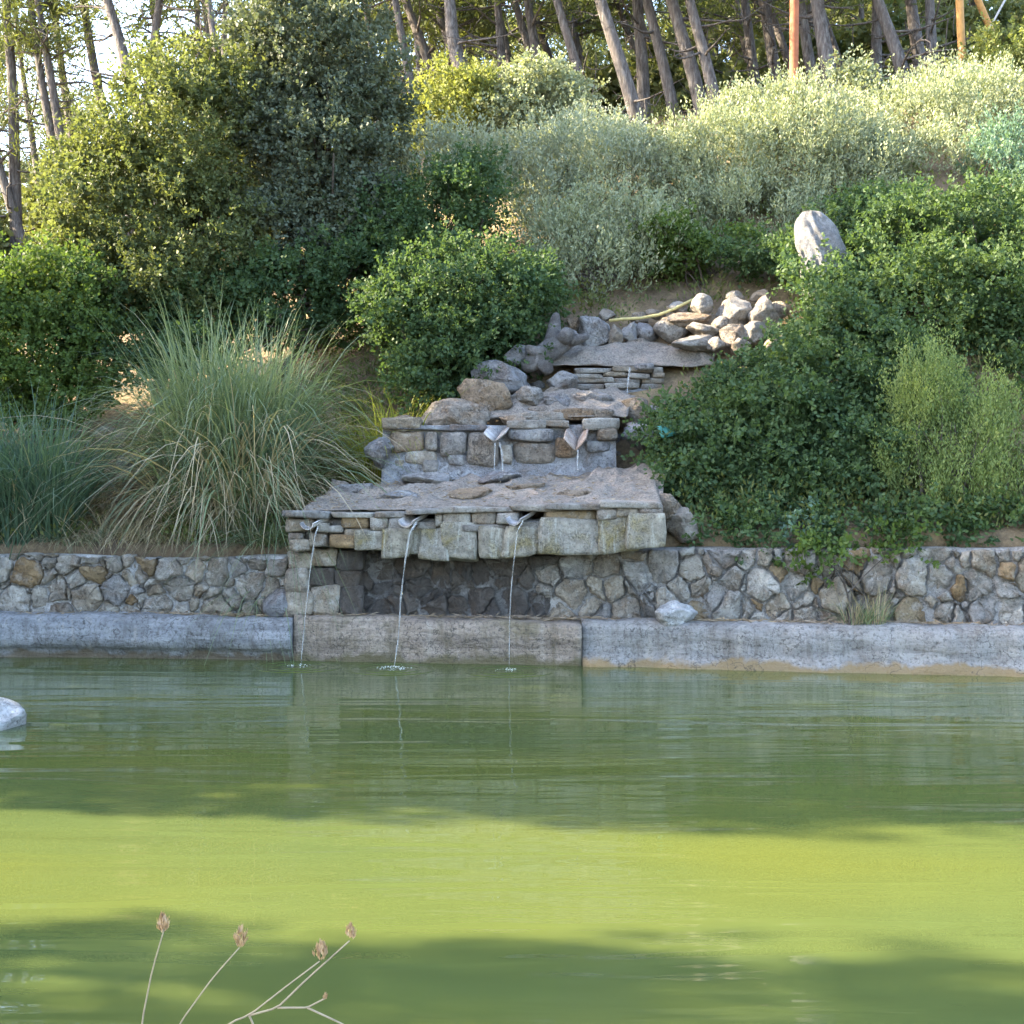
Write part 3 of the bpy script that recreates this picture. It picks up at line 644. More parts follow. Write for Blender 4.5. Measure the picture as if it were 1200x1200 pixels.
# small loose stones over the steps
for i in range(46):
    px = random.uniform(600, 850); Yq = random.choice([16.1, 16.3, 16.6, 17.4, 17.6, 17.8]); x = (px - 600) / F * Yq + random.uniform(-.1, .1)
    if Yq < 17 and px > 740: x -= .8
    z = float(ground(x, Yq)); s = random.uniform(.06, .2)
    o = obj('loose_stone', rock_mesh('loose_stone', (s * 1.3, s, s * .8), M[random.choice(['boulder', 'boulder_pale', 'boulder_warm'])], 900 + i, 2, 8), (x, Yq, z + s * .2))
    tag(o, 'small loose stone lying among the upper waterfall steps', 'stone', 'small loose stones on the waterfall steps')

# ------------------------------------------------------------------ matting sheets over the steps
def sheet(name, label, corners, nx, ny, amp, seed, zoff=.04, freq=2.2):
    (p00, p10, p01, p11) = [np.array(c) for c in corners]; V = []; nz = Noise(seed, freq, 4); nz2 = Noise(seed + 1, freq * 2.5, 2)
    for j in range(ny + 1):
        for i in range(nx + 1):
            u, v = i / nx, j / ny; e = .06 * math.sin(u * 17 + seed) * (1 if j in (0, ny) else 0)
            q = (p00 * (1 - u) + p10 * u) * (1 - v) + (p01 * (1 - u) + p11 * u) * v; V.append(q + np.array([0, e, 0]))
    V = np.array(V); vv = np.repeat(np.arange(ny + 1) / ny, nx + 1); hem = np.clip(vv / .25, 0, 1); hem = .12 + .88 * hem * hem * (3 - 2 * hem)
    uu = np.tile(np.arange(nx + 1) / nx, ny + 1); fold = (1 - np.abs(nz(V)).clip(0, 1)) ** 5 * 1.3 + np.abs(nz2(V)) * .35 + np.abs(np.sin(uu * 11 + vv * 4 + 2.2 * nz(V * .7))) ** 9 * .45 + np.abs(np.sin(uu * 5 - vv * 6 + 2 * nz(V * .6 + 8))) ** 14 * .4
    V[:, 2] += fold * amp * hem + zoff; V[:, 1] += nz2(V + 3) * amp * .4
    k = (np.arange(ny)[:, None] * (nx + 1) + np.arange(nx)[None]).ravel(); f = np.stack([k, k + 1, k + nx + 2, k + nx + 1], 1)
    o = obj(name, mesh_np(name, V, f, M['fabric'])); md = o.modifiers.new('thickness', 'SOLIDIFY'); md.thickness = .012; tag(o, label, 'matting'); return o
sheet('matting', 'wrinkled brown matting sheet covering the top of the projecting ledge', [P(352, 599, 14.12), P(775, 589, 13.75), P(390, 572, 15.3), P(760, 556, 15.5)], 150, 60, .06, 31, -.005, 3.0)
sheet('matting', 'grey folded matting sheet hanging beside the middle step under the shrub', [P(655, 586, 14.4), P(776, 590, 14.1), P(700, 556, 15.3), P(780, 540, 15.4)], 60, 54, .055, 33, .0, 2.4)
sheet('matting', 'tan matting sheet spread above the stacked slabs', [P(645, 428, 17.1), P(835, 430, 17.1), P(660, 404, 17.9), P(850, 402, 17.9)], 60, 26, .09, 35, .0)
sheet('matting', 'ragged brown matting behind the spouts of the middle step', [P(560, 494, 15.9), P(735, 492, 15.9), P(600, 468, 16.7), P(745, 470, 16.7)], 50, 26, .08, 37)

# ------------------------------------------------------------------ tubes
class Tubes:
    def __init__(s): s.v = []; s.f = []
    def add(s, pts, rad, n=6, cap=True):
        pts = np.asarray(pts, float); m = len(pts); rad = np.broadcast_to(rad, m); base = len(s.v)
        t = nrm(np.gradient(pts, axis=0)); ref = np.array([1., 0, 0]) if abs(t[0][0]) < .8 else np.array([0, 1., 0])
        for i in range(m):
            u = nrm(np.cross(t[i], ref)); w = np.cross(t[i], u)
            for k in range(n): a = 2 * math.pi * k / n; s.v.append(pts[i] + (u * math.cos(a) + w * math.sin(a)) * rad[i])
        for i in range(m - 1):
            for k in range(n): a = base + i * n + k; b = base + i * n + (k + 1) % n; s.f.append((a, b, b + n, a + n))
        if cap: s.f.append(tuple(base + k for k in reversed(range(n)))); s.f.append(tuple(base + (m - 1) * n + k for k in range(n)))
    def build(s, name, mat, parent=None, origin=(0, 0, 0)):
        v = np.array(s.v) - np.array(origin); return obj(name, mesh_np(name, v, s.f, mat), origin, parent)
def curve(p, q, sag, n=8, wob=0.0, seed=0):
    p, q = np.array(p, float), np.array(q, float); t = np.linspace(0, 1, n)[:, None]; c = p + (q - p) * t
    c[:, 2] += sag * np.sin(math.pi * t[:, 0])
    if wob:
        nz = Noise(seed, 2.0, 2); d = np.stack([nz(c), nz(c + 9), nz(c + 21)], 1); c += d * wob * np.sin(math.pi * t) ** .5
    return c

# driftwood stump
def driftwood():
    Y = 17.3; b = P(655, 412, Y); root = Tubes()
    def tb(pts, r): root.add(np.array([P(x, y, Yy) for x, y, Yy in pts]), np.array(r) * .9, 9)
    tb([(612, 432, 17.0), (630, 420, 17.05), (648, 408, 17.1), (662, 398, 17.2), (676, 392, 17.3)], [.12, .17, .20, .18, .10])
    tb([(646, 408, 17.1), (648, 392, 17.15), (650, 378, 17.2), (652, 365, 17.2)], [.17, .12, .085, .05])
    tb([(655, 404, 17.05), (663, 394, 17.0), (668, 384, 17.0)], [.14, .12, .10])
    tb([(640, 414, 17.05), (628, 412, 16.95), (618, 402, 16.9)], [.12, .09, .04])
    tb([(660, 402, 17.1), (676, 400, 17.05), (688, 396, 17.1)], [.13, .10, .05])
    tb([(632, 420, 17.05), (640, 432, 16.9), (644, 440, 16.9)], [.13, .09, .05])
    root.v = [p + Noise(55, 7, 3)(np.array([p]))[0] * .045 for p in root.v]
    o = root.build('driftwood_stump', M['wood'], None, tuple(b)); md = o.modifiers.new('smooth', 'SUBSURF'); md.levels = 1; md.render_levels = 1
    tag(o, 'gnarled grey driftwood stump with stubby branches on the rocks', 'driftwood')
driftwood()
hz = Tubes(); hz.add(np.array([P(714, 376, 17.75), P(728, 374, 17.75), P(750, 373, 17.8), P(772, 369, 17.85), P(790, 362, 17.9), P(806, 354, 18.0), P(822, 347, 18.3)]), .022, 7)
tag(hz.build('garden_hose', M['hose'], None, tuple(P(760, 372, 17.8))), 'yellow hose running over the upper boulder row', 'hose')
te = obj('plastic_sheet', block_mesh('plastic_sheet', (.20, .03, .16), M['teal'], 9, 12, .02, 4), P(781, 505, 15.1)); te.rotation_euler = (R(-25), R(-10), R(20)); tag(te, 'small teal plastic piece at the edge of the dark shrub', 'plastic')

# falling water
def fall(pts, r, label, group=None):
    t = Tubes(); q = np.array([P(*p) for p in pts]); n = 26; s = np.linspace(0, 1, len(q)); ss = np.linspace(0, 1, n)
    c = np.stack([np.interp(ss, s, q[:, k]) for k in range(3)], 1)
    c = np.concatenate([c[:1], (c[:-2] + c[1:-1] * 2 + c[2:]) / 4, c[-1:]])
    nz = Noise(int(pts[0][0]), 6, 2); c[:, 0] += nz(c) * .006
    rad = r * (1.15 - .45 * ss) * (1 + .35 * np.sin(ss * 40 + pts[0][0]) * ss + .3 * np.sin(ss * 23)); t.add(c, rad, 7)
    o = t.build('water_stream', M['stream'], None, tuple(c[-1])); tag(o, label, 'water stream', group)
fall([(373, 617, 13.72), (369, 630, 13.68), (365, 660, 13.66), (361, 690, 13.65), (357, 730, 13.64), (353, 779, 13.63)], .006, 'short stream falling from the pale tile spout beside the ochre block')
fall([(488, 612, 13.55), (480, 624, 13.5), (475, 655, 13.48), (470, 700, 13.47), (467, 745, 13.46), (462, 780, 13.45)], .0085, 'long stream falling from the middle spout of the projecting ledge')
fall([(613, 610, 13.4), (606, 622, 13.35), (603, 650, 13.33), (599, 690, 13.32), (597, 740, 13.31), (597, 783, 13.3)], .005, 'thin stream falling from the spout by the long ochre stone')
fall([(585, 519, 15.26), (588, 530, 15.24), (589, 550, 15.22), (591, 570, 15.2)], .010, 'white trickle falling from the whitish V shaped spout')
fall([(580, 519, 15.26), (580, 535, 15.24), (579, 556, 15.2)], .006, 'thinner second trickle beside the white one under the whitish spout')
fall([(677, 527, 15.25), (677, 540, 15.22), (677, 553, 15.2)], .008, 'short trickle falling from the peach coloured spout')
fall([(738, 431, 16.9), (736, 445, 16.86), (734, 465, 16.8), (732, 488, 16.6)], .010, 'thin white stream running down the stacked slabs')
for i, (px, Y) in enumerate([(352, 13.63), (461, 13.45), (597, 13.3)]):
    c = P(px, 575 + H * F / Y, Y); g = np.random.default_rng(40 + i)
    root = empty('splash', (c[0], c[1], 0), ['white splash on the pond under the pale tile spout stream', 'white splash on the pond under the long middle stream', 'white splash on the pond under the thin stream by the ochre stone'][i], 'splash')
    n = (24, 60, 24)[i]; sg = (.05, .065, .05)[i]; V = []; f = []
    for k in range(n):
        x, y = g.normal(0, sg * 1.5), g.normal(0, sg); s_ = g.uniform(.003, .010); z = abs(g.normal(0, .012)) * math.exp(-(x * x + y * y) / .006) + .002; b = len(V)
        V += [(x - s_, y, z), (x, y - s_, z), (x + s_, y, z), (x, y + s_, z), (x, y, z + s_ * .8)]; f += [(b, b + 1, b + 4), (b + 1, b + 2, b + 4), (b + 2, b + 3, b + 4), (b + 3, b, b + 4), (b + 3, b + 2, b + 1, b)]
    o = obj('foam', mesh_np('foam', V, f, M['foam']), (c[0], c[1], 0), root); o['kind'] = 'stuff'
    for rr in (.16, .30, .46):
        V = []; f = []; m = 40
        for q, (dr, z) in enumerate([(-.030, -.004), (-.012, .004), (0, .006), (.012, .004), (.030, -.004)]):
            for k in range(m): a = 6.2832 * k / m; V.append((math.cos(a) * (rr + dr), math.sin(a) * (rr + dr) * .9, z))
        for q in range(4):
            for k in range(m): f.append((q * m + k, q * m + (k + 1) % m, (q + 1) * m + (k + 1) % m, (q + 1) * m + k))
        obj('ripple_ring', mesh_np('ripple_ring', V, f, M['water']), (c[0], c[1] - .12, 0), root)

# ------------------------------------------------------------------ foliage
def leaf_quads(pos, d, ln, wd, g):
    n = len(pos); side = nrm(np.cross(d, rsph(n, g))); up = np.cross(side, d)
    ln = ln[:, None]; wd = wd[:, None]
    v = np.stack([pos, pos + d * ln * .5 + side * wd * .5 + up * wd * .12, pos + d * ln, pos + d * ln * .5 - side * wd * .5 + up * wd * .12], 1).reshape(-1, 3)
    return v, np.arange(4 * n).reshape(-1, 4)
def crown_points(lobes, ncl, g, lo=.45, bumpy=.2):
    Lb = np.array(lobes, float); area = (Lb[:, 3] * Lb[:, 4] * Lb[:, 5]) ** .67; k = g.choice(len(Lb), ncl, p=area / area.sum())
    d = rsph(ncl, g); r = lo + (1 - lo) * g.uniform(0, 1, ncl) ** .5
    ph = g.uniform(0, 6.28, (len(Lb), 6)); fr = g.uniform(2.5, 6, (6, 3)) * g.choice([-1, 1], (6, 3))
    b = np.sin(d @ fr.T + ph[k]).sum(1) / 2.4; r = r * (1 + bumpy * np.clip(b - .25, -1.2, .8) * .6)
    return Lb[k, :3] + d * r[:, None] * Lb[k, 3:6], d
def foliage(lobes, ncl, shoots, leaves, rc, sl, ll, lw, up=.5, out=.7, rnd=.5, ld=(.5, .9), lo=.45, bumpy=.25, seed=1, clip=True, jit=.02):
    g = np.random.default_rng(seed); cp, cd = crown_points(lobes, ncl, g, lo, bumpy)
    ns = ncl * shoots; ci = np.repeat(np.arange(ncl), shoots); off = g.normal(size=(ns, 3)) * rc * np.array([1, 1, .75]) * g.uniform(.5, 1.3, (ncl, 1))[ci]
    b = cp[ci] + off; d = nrm(cd[ci] * out + nrm(off) * .5 + np.array([0, 0, up]) + rsph(ns, g) * rnd); sln = sl * g.uniform(.5, 1.3, ns)
    n = ns * leaves; si = np.repeat(np.arange(ns), leaves); t = g.uniform(0, 1, n)
    pos = b[si] + d[si] * (sln[si] * t)[:, None] + g.normal(size=(n, 3)) * jit
    dd = nrm(d[si] * ld[0] + rsph(n, g) * ld[1]); ln = ll * g.uniform(.6, 1.3, n) * (1.1 - .35 * t); wd = lw * g.uniform(.7, 1.3, n)
    if clip:
        ok = pos[:, 2] > ground(pos[:, 0], pos[:, 1]) + .02; pos, dd, ln, wd, si, t = pos[ok], dd[ok], ln[ok], wd[ok], si[ok], t[ok]
    v, f = leaf_quads(pos, dd, ln, wd, g)
    tint = np.clip(g.beta(2, 2.2, len(pos)) * .5 + g.uniform(0, 1, ncl)[ci][si] * .42 + .12 * t * g.uniform(0, 1, len(pos)), 0, 1)
    return v, f, tint, cp
KIND = {  # shoots per clump, leaves per shoot, clump radius, shoot length, leaf length, leaf width, up, out, rnd
    'lentisk': dict(bumpy=.45, shoots=11, leaves=10, rc=.115, sl=.18, ll=.075, lw=.044, up=.30, out=.8, rnd=.5, lo=.6),
    'oak': dict(bumpy=.45, shoots=11, leaves=10, rc=.13, sl=.19, ll=.080, lw=.050, up=.4, out=.7, rnd=.6, lo=.5),
    'olive': dict(bumpy=.45, shoots=11, leaves=10, rc=.13, sl=.20, ll=.080, lw=.044, up=.6, out=.7, rnd=.5, lo=.5),
    'silver': dict(bumpy=.3, shoots=8, leaves=14, rc=.12, sl=.42, ll=.075, lw=.027, up=1.4, out=.5, rnd=.4, ld=(.9, .7), lo=.6),
    'rosemary': dict(shoots=7, leaves=22, rc=.06, sl=.50, ll=.050, lw=.015, up=3.4, out=.25, rnd=.3, ld=(1.0, .7)),
    'yellow': dict(shoots=9, leaves=10, rc=.15, sl=.20, ll=.085, lw=.05, up=.5, out=.7, rnd=.5, lo=.5),
}
def px_lobes(L_):
    out = []
    for (px, py, Y, rx, rz, ry) in L_:
        c = P(px, py, Y); out.append((c[0], c[1], c[2], rx * Y / F, ry, rz * Y / F))
    return out
def shrub(name, label, cat, kind, mat, lobes, dens=1.0, seed=1, group=None, stems=7, bark='bark_dark', base=None, **over):
    lobes = px_lobes(lobes); Lb = np.array(lobes); w = Lb[:, 3] * Lb[:, 5]
    cx = float((Lb[:, 0] * w).sum() / w.sum()); cy = float((Lb[:, 1] * w).sum() / w.sum())
    if base is not None: cx, cy = base
    gz = float(ground(cx, cy)); root = empty(name, (cx, cy, gz), label, cat, group)
    prm = dict(KIND[kind]); prm.update(over)
    vol = sum((a * b + b * c + a * c) / 3 for a, b, c in Lb[:, 3:6]); ncl = int(vol * 135 * dens)
    v, f, t, cp = foliage(lobes, ncl, seed=seed, **prm)
    o = np.array([cx, cy, gz]); obj('crown', mesh_np('crown', v - o, f, M[mat], smooth=False, tint=t), tuple(o), root)
    tb = Tubes(); g = np.random.default_rng(seed + 5)
    pick = cp[g.choice(len(cp), min(stems * 4, len(cp)), replace=False)]; sp = .10 + .03 * stems
    hgt = Lb[:, 2].max() - gz; r0 = .012 + .010 * hgt
    for i in range(stems):
        a = g.uniform(0, 6.28); bx, by = cx + math.cos(a) * sp * g.uniform(.1, 1), cy + math.sin(a) * sp * g.uniform(.1, 1)
        p0 = np.array([bx, by, float(ground(bx, by)) - .05]); q = pick[i * 4 % len(pick)]; q = p0 + (q - p0) * .8
        c = curve(p0, q, .1 * hgt * g.uniform(-.3, .6), 7, .12, seed + i); tb.add(c, np.linspace(r0 * g.uniform(.7, 1.3), r0 * .35, 7), 6, False)
        for j in range(1, 4):
            q2 = pick[(i * 4 + j) % len(pick)]; s_ = c[g.integers(2, 5)]; tb.add(curve(s_, s_ + (q2 - s_) * .85, .04, 6, .08, seed + i * 9 + j), np.linspace(r0 * .5, r0 * .15, 6), 5, False)
    tb.build('trunk', M[bark], root, (cx, cy, gz)); return root

# --- left side
shrub('round_shrub', 'bright green rounded shrub left of the tall grass clumps', 'shrub', 'lentisk', 'lentisk2',
      [(30, 400, 18, 90, 95, 1.0), (95, 390, 17.8, 50, 80, .8), (-40, 390, 18, 70, 90, 1.0), (70, 340, 18.2, 55, 45, .7), (60, 465, 17.5, 70, 40, .7)], 1.0, 41)
shrub('wild_olive', 'broad yellow green wild olive tree beside the dark holm oak', 'tree', 'olive', 'olive',
      [(150, 250, 19, 85, 110, 1.1), (215, 180, 19.2, 80, 105, 1.1), (245, 290, 18.8, 85, 90, 1.0), (110, 190, 19.2, 42, 50, .7), (205, 95, 19.4, 50, 45, .7), (95, 300, 18.9, 40, 60, .7), (190, 340, 18.6, 90, 50, .9), (275, 130, 19.5, 40, 60, .6)], 1.0, 42, stems=6)
shrub('holm_oak', 'tall dark grey green holm oak rising out of the picture', 'tree', 'oak', 'oak',
      [(365, 60, 20, 90, 90, 1.3), (375, 190, 19.8, 100, 80, 1.2), (330, 130, 19.8, 55, 90, .9), (390, -60, 20, 80, 70, 1.2), (420, 260, 19.6, 60, 60, .8), (335, 275, 19.4, 70, 60, .9), (440, 130, 20, 40, 70, .7), (300, 60, 20, 30, 60, .6)], 1.0, 43, stems=5)
shrub('low_shrub', 'dark green undergrowth at the foot of the holm oak', 'shrub', 'oak', 'lentisk',
      [(330, 345, 18.6, 80, 45, .7), (420, 335, 18.8, 60, 60, .7), (245, 375, 18.3, 90, 40, .7), (440, 290, 19.2, 40, 60, .6), (150, 395, 18.2, 75, 42, .6), (215, 420, 17.6, 60, 30, .5)], 1.0, 44)
# --- middle
shrub('lentisk_shrub', 'dark green rounded shrub left of the driftwood stump', 'shrub', 'lentisk', 'lentisk',
      [(540, 350, 17.6, 90, 55, .9), (585, 330, 17.8, 65, 45, .8), (500, 390, 17.3, 65, 50, .8), (560, 400, 17.3, 80, 40, .7), (510, 440, 16.9, 42, 35, .5), (620, 345, 17.8, 38, 40, .6), (470, 360, 17.5, 40, 40, .6), (520, 305, 17.9, 40, 25, .5)], 1.15, 45)
shrub('dark_shrub', 'blue green shaded shrub behind the rounded shrub by the stump', 'shrub', 'lentisk', 'lentisk',
      [(520, 255, 19, 65, 55, .8), (555, 225, 19.2, 38, 42, .6), (480, 290, 19, 40, 50, .6)], 1.0, 46)
shrub('silver_shrub', 'small silvery shrub right behind the holm oak', 'shrub', 'silver', 'silver', [(515, 205, 20.5, 52, 40, .8), (560, 195, 20.6, 35, 30, .6)], 1.0, 47)
shrub('silver_shrub', 'grey green bushy shrub below the leaning pine trunks', 'shrub', 'silver', 'silver', [(680, 215, 21, 80, 60, 1.1), (630, 230, 20.8, 50, 50, .9), (730, 205, 21, 45, 50, .8), (690, 175, 21.2, 40, 30, .6)], 1.0, 48)
shrub('silver_shrub', 'olive green shrub with bare twiggy foot above the boulder row', 'shrub', 'silver', 'silver2', [(710, 285, 19.6, 85, 45, .8), (660, 295, 19.4, 50, 45, .7), (755, 300, 19.4, 45, 50, .7), (700, 325, 19.0, 60, 28, .5)], .8, 49, stems=14, bark='bark_grey')
shrub('yellow_shrub', 'sunlit yellow green round shrub in front of the pine trunks', 'shrub', 'yellow', 'yellow', [(530, 130, 24, 48, 48, .9), (505, 150, 23.8, 28, 30, .6), (555, 110, 24, 25, 28, .5)], 1.0, 50)
shrub('pale_oak', 'pale khaki round shrub beside the yellow green one', 'shrub', 'oak', 'silver2', [(630, 125, 24, 50, 45, .9), (650, 110, 24, 35, 35, .7), (600, 140, 23.8, 32, 32, .6)], 1.0, 51)
shrub('dark_shrub', 'dark green low shrub between boulder row and silvery shrubs', 'shrub', 'lentisk', 'lentisk2', [(810, 300, 19.0, 38, 22, .5), (780, 285, 19.2, 28, 24, .5), (850, 295, 18.9, 40, 22, .5)], 1.0, 52)
# --- right side
shrub('silver_shrub', 'wide silvery green shrub mound beneath the rusty red pole', 'shrub', 'silver', 'silver2',
      [(900, 210, 21, 110, 85, 1.3), (840, 220, 20.8, 70, 75, 1.0), (960, 190, 21, 80, 70, 1.1), (920, 150, 21.5, 90, 40, .9), (800, 225, 20.8, 40, 60, .8), (1000, 215, 20.6, 60, 60, .9), (890, 260, 20, 90, 50, .8)], .9, 53)
shrub('silver_shrub', 'pale sunlit shrub bank running up to the leaning orange poles', 'shrub', 'silver', 'silver2',
      [(1100, 165, 22, 90, 60, 1.2), (1050, 160, 22.5, 50, 55, .9), (1160, 150, 22.3, 70, 60, 1.2), (1080, 215, 21, 80, 45, .9), (1220, 170, 22, 60, 60, 1.0), (1110, 120, 23.5, 60, 25, .8)], .9, 54)
shrub('glaucous_shrub', 'blue green soft shrub below the pale shrub bank', 'shrub', 'silver', 'glaucous', [(1180, 205, 20, 45, 50, .7), (1215, 230, 20, 45, 50, .7)], .9, 55)
shrub('lentisk_shrub', 'dense dark green shrub around the furrowed grey stone', 'shrub', 'lentisk', 'lentisk',
      [(1040, 275, 18.2, 75, 55, .9), (1020, 312, 17.6, 38, 38, .6), (935, 300, 18.1, 42, 20, .5), (880, 295, 18.5, 45, 16, .5), (952, 318, 16.9, 38, 18, .35), (1020, 258, 18.6, 36, 30, .6), (975, 350, 16.6, 36, 28, .4)], 1.1, 56)
shrub('lentisk_shrub', 'mid green shrub mass beyond the light green upright bush', 'shrub', 'lentisk', 'lentisk3',
      [(1130, 300, 17.5, 90, 75, 1.0), (1180, 380, 16.8, 90, 90, 1.0), (1080, 370, 16.6, 80, 70, .9), (1190, 260, 18.3, 60, 50, .8), (1220, 470, 16, 80, 80, .8)], 1.15, 57)
shrub('lentisk_shrub', 'large dark green shrub spilling over beside the waterfall steps', 'shrub', 'lentisk', 'lentisk',
      [(945, 452, 15.8, 85, 62, .9), (885, 482, 15.5, 58, 48, .7), (1000, 420, 16.0, 80, 80, .9), (900, 540, 15.1, 90, 60, .7), (828, 540, 15.0, 52, 48, .5), (980, 530, 15.0, 90, 70, .7), (850, 462, 16.0, 30, 25, .4), (796, 500, 15.5, 32, 30, .35), (990, 395, 16.6, 40, 36, .6), (960, 590, 14.6, 70, 40, .45), (1090, 520, 15.2, 80, 90, .6), (1080, 600, 14.8, 95, 38, .35), (880, 600, 14.6, 60, 30, .3), (1180, 600, 14.9, 60, 45, .35)], 1.25, 58)
shrub('low_shrub', 'dark green low growth along the wall top under the big shrubs', 'shrub', 'lentisk', 'lentisk',
      [(850, 622, 14.3, 50, 18, .25), (925, 622, 14.15, 60, 20, .25), (1010, 620, 14.05, 70, 22, .25), (1100, 620, 13.95, 70, 20, .25), (1180, 620, 13.9, 60, 22, .25), (1240, 610, 13.9, 50, 26, .25)], 1.5, 64)
shrub('rosemary_bush', 'light green upright feathery bush growing above the wall', 'shrub', 'rosemary', 'rosemary',
      [(1085, 480, 14.5, 38, 55, .35), (1120, 540, 14.35, 55, 60, .4), (1165, 530, 14.35, 28, 70, .3), (1090, 585, 14.2, 50, 40, .35), (1160, 595, 14.2, 35, 35, .3), (1050, 560, 14.3, 18, 30, .2)], 1.5, 59, stems=12)
shrub('glaucous_plant', 'blue green leafy plant on the wall top', 'plant', 'lentisk', 'glaucous', [(935, 628, 14.0, 22, 10, .15), (925, 618, 14.1, 10, 9, .12)], 1.3, 60)
shrub('trailing_plant', 'bright green plant trailing over the wall top', 'plant', 'lentisk', 'lentisk2', [(975, 640, 13.75, 38, 10, .15), (960, 650, 13.6, 16, 10, .10), (1050, 640, 13.7, 16, 10, .12)], 1.4, 61)
shrub('yellow_shrub', 'golden green shrub beside the leaning orange poles', 'shrub', 'yellow', 'yellow', [(1180, 75, 24, 45, 38, .9), (1210, 90, 24, 40, 40, .8), (1150, 95, 24, 25, 22, .6)], 1.0, 62)
shrub('yellow_shrub', 'small pale bush between the pine trunks near the red pole', 'shrub', 'yellow', 'silver2', [(1000, 110, 23.5, 25, 30, .5), (1015, 130, 23.2, 20, 25, .4)], 1.0, 63)

# ------------------------------------------------------------------ grasses
def blades(centres, n, L0, spread, droop, wd, g, lean=.35, segs=8, over=False):
    c = np.array(centres, float); k = g.choice(len(c), n); az = g.uniform(0, 6.283, n); rr = spread * np.sqrt(g.uniform(0, 1, n))
    b = c[k] + np.stack([np.cos(az) * rr, np.sin(az) * rr, np.zeros(n)], 1); b[:, 2] = ground(b[:, 0], b[:, 1]) - .03
    az2 = az + g.normal(0, .5, n); tl = np.abs(g.normal(lean, lean * .6, n)); d = nrm(np.stack([np.cos(az2) * tl, np.sin(az2) * tl, np.ones(n)], 1))
    Ln = L0 * g.uniform(.45, 1.15, n); dr = droop * g.uniform(.4, 1.5, n); t = np.linspace(0, 1, segs + 1)[None, :, None]
    hor = np.stack([np.cos(az2), np.sin(az2), np.zeros(n)], 1)[:, None]
    p = b[:, None] + d[:, None] * Ln[:, None, None] * t + hor * (Ln * dr * .45)[:, None, None] * t ** 2 - np.array([0, 0, 1.])[None, None] * (Ln * dr)[:, None, None] * t ** 2.6
    if not over:          # blades hanging past the wall are rare
        low = ((p[..., 1] < wallY(p[..., 0]) + .05) & (p[..., 2] < 1.0)).any(1) & (g.uniform(0, 1, n) < .93); k_ = ~low
        p, hor, n = p[k_], hor[k_], int(k_.sum())
    side = nrm(np.cross(hor[:, 0], np.array([0, 0, 1.])) + rsph(n, g) * .5)[:, None]
    w = wd * g.uniform(.6, 1.3, n)[:, None, None] * (1 - t ** 2.2 * .92)
    v = np.stack([p - side * w * .5, p + side * w * .5], 2).reshape(n, -1, 3); m = 2 * (segs + 1)
    a = np.arange(segs) * 2; q = np.stack([a, a + 1, a + 3, a + 2], 1)
    f = (np.arange(n)[:, None, None] * m + q[None]).reshape(-1, 4)
    return v.reshape(-1, 3), f, np.repeat(np.clip(g.beta(2, 2, n), 0, 1), segs)
def grass(name, label, centres, parts, seed, cat='grass', group=None):
    g = np.random.default_rng(seed); cs = [(x, y, 0) for x, y in centres]; mx, my = np.mean(centres, 0); gz = float(ground(mx, my)); root = empty(name, (mx, my, gz), label, cat, group)
    for pn, mat, kw in parts:
        v, f, t = blades(cs, g=g, **kw); o = obj(pn, mesh_np(pn, v - np.array([mx, my, gz]), f, M[mat], smooth=False, tint=t), (mx, my, gz), root); o['kind'] = 'stuff'
    return root
def gx(px, Y): return ((px - 600) / F * Y, Y)
grass('pampas_grass', 'huge arching pampas grass clump between wall and wild olive', [gx(230, 15.6), gx(255, 15.7), gx(280, 15.5), gx(315, 15.7), gx(295, 16.0), gx(245, 16.1)],
      [('green_blades', 'pampas', dict(n=2600, L0=3.3, spread=.28, droop=.50, wd=.021, lean=.14)), ('outer_blades', 'pampas', dict(n=700, L0=2.4, spread=.34, droop=.75, wd=.020, lean=.45)), ('dry_thatch', 'pampas_dry', dict(n=700, L0=1.3, spread=.42, droop=.8, wd=.016, lean=.6)), ('dry_blades', 'pampas_dry', dict(n=700, L0=2.9, spread=.36, droop=.8, wd=.018, lean=.5))], 71)
grass('pampas_grass', 'blue green grass clump at the end of the wall beside the bright shrub', [gx(20, 15.3), gx(60, 15.4), gx(-30, 15.4), gx(-80, 15.5)],
      [('green_blades', 'pampas_blue', dict(n=2900, L0=2.2, spread=.34, droop=.45, wd=.016, lean=.30)), ('dry_blades', 'pampas_dry', dict(n=180, L0=1.6, spread=.3, droop=.8, wd=.011, lean=.5))], 72)
grass('reed_grass', 'yellow green reed clump at the left end of the middle step', [gx(455, 16.4), gx(475, 16.5), gx(440, 16.3)],
      [('green_blades', 'grass_yellow', dict(n=520, L0=1.5, spread=.22, droop=.5, wd=.018, lean=.35)), ('dry_blades', 'pampas_dry', dict(n=120, L0=1.1, spread=.2, droop=.6, wd=.014, lean=.4))], 73)
grass('trailing_grass', 'limp grass hanging over the wall beside the smooth boulder', [gx(300, 14.85), gx(325, 14.85)],
      [('green_blades', 'pampas', dict(n=260, L0=1.15, spread=.12, droop=1.25, wd=.012, lean=.75, over=True))], 74)
grass('dry_grass', 'dry tangled grass in front of the middle step', [gx(425, 15.1), gx(400, 15.0), gx(445, 15.3)],
      [('dry_blades', 'pampas_dry', dict(n=420, L0=.75, spread=.25, droop=.9, wd=.009, lean=.6)), ('green_blades', 'pampas', dict(n=420, L0=1.0, spread=.25, droop=.9, wd=.010, lean=.6))], 75)
grass('dry_weed', 'brown dry weed growing at the foot of the pale wall', [gx(1000, 13.45), gx(1025, 13.42)],
      [('dry_blades', 'pampas_dry', dict(n=160, L0=.6, spread=.12, droop=.3, wd=.007, lean=.3, over=True)), ('green_blades', 'pampas', dict(n=160, L0=.55, spread=.14, droop=.5, wd=.008, lean=.4, over=True))], 76)
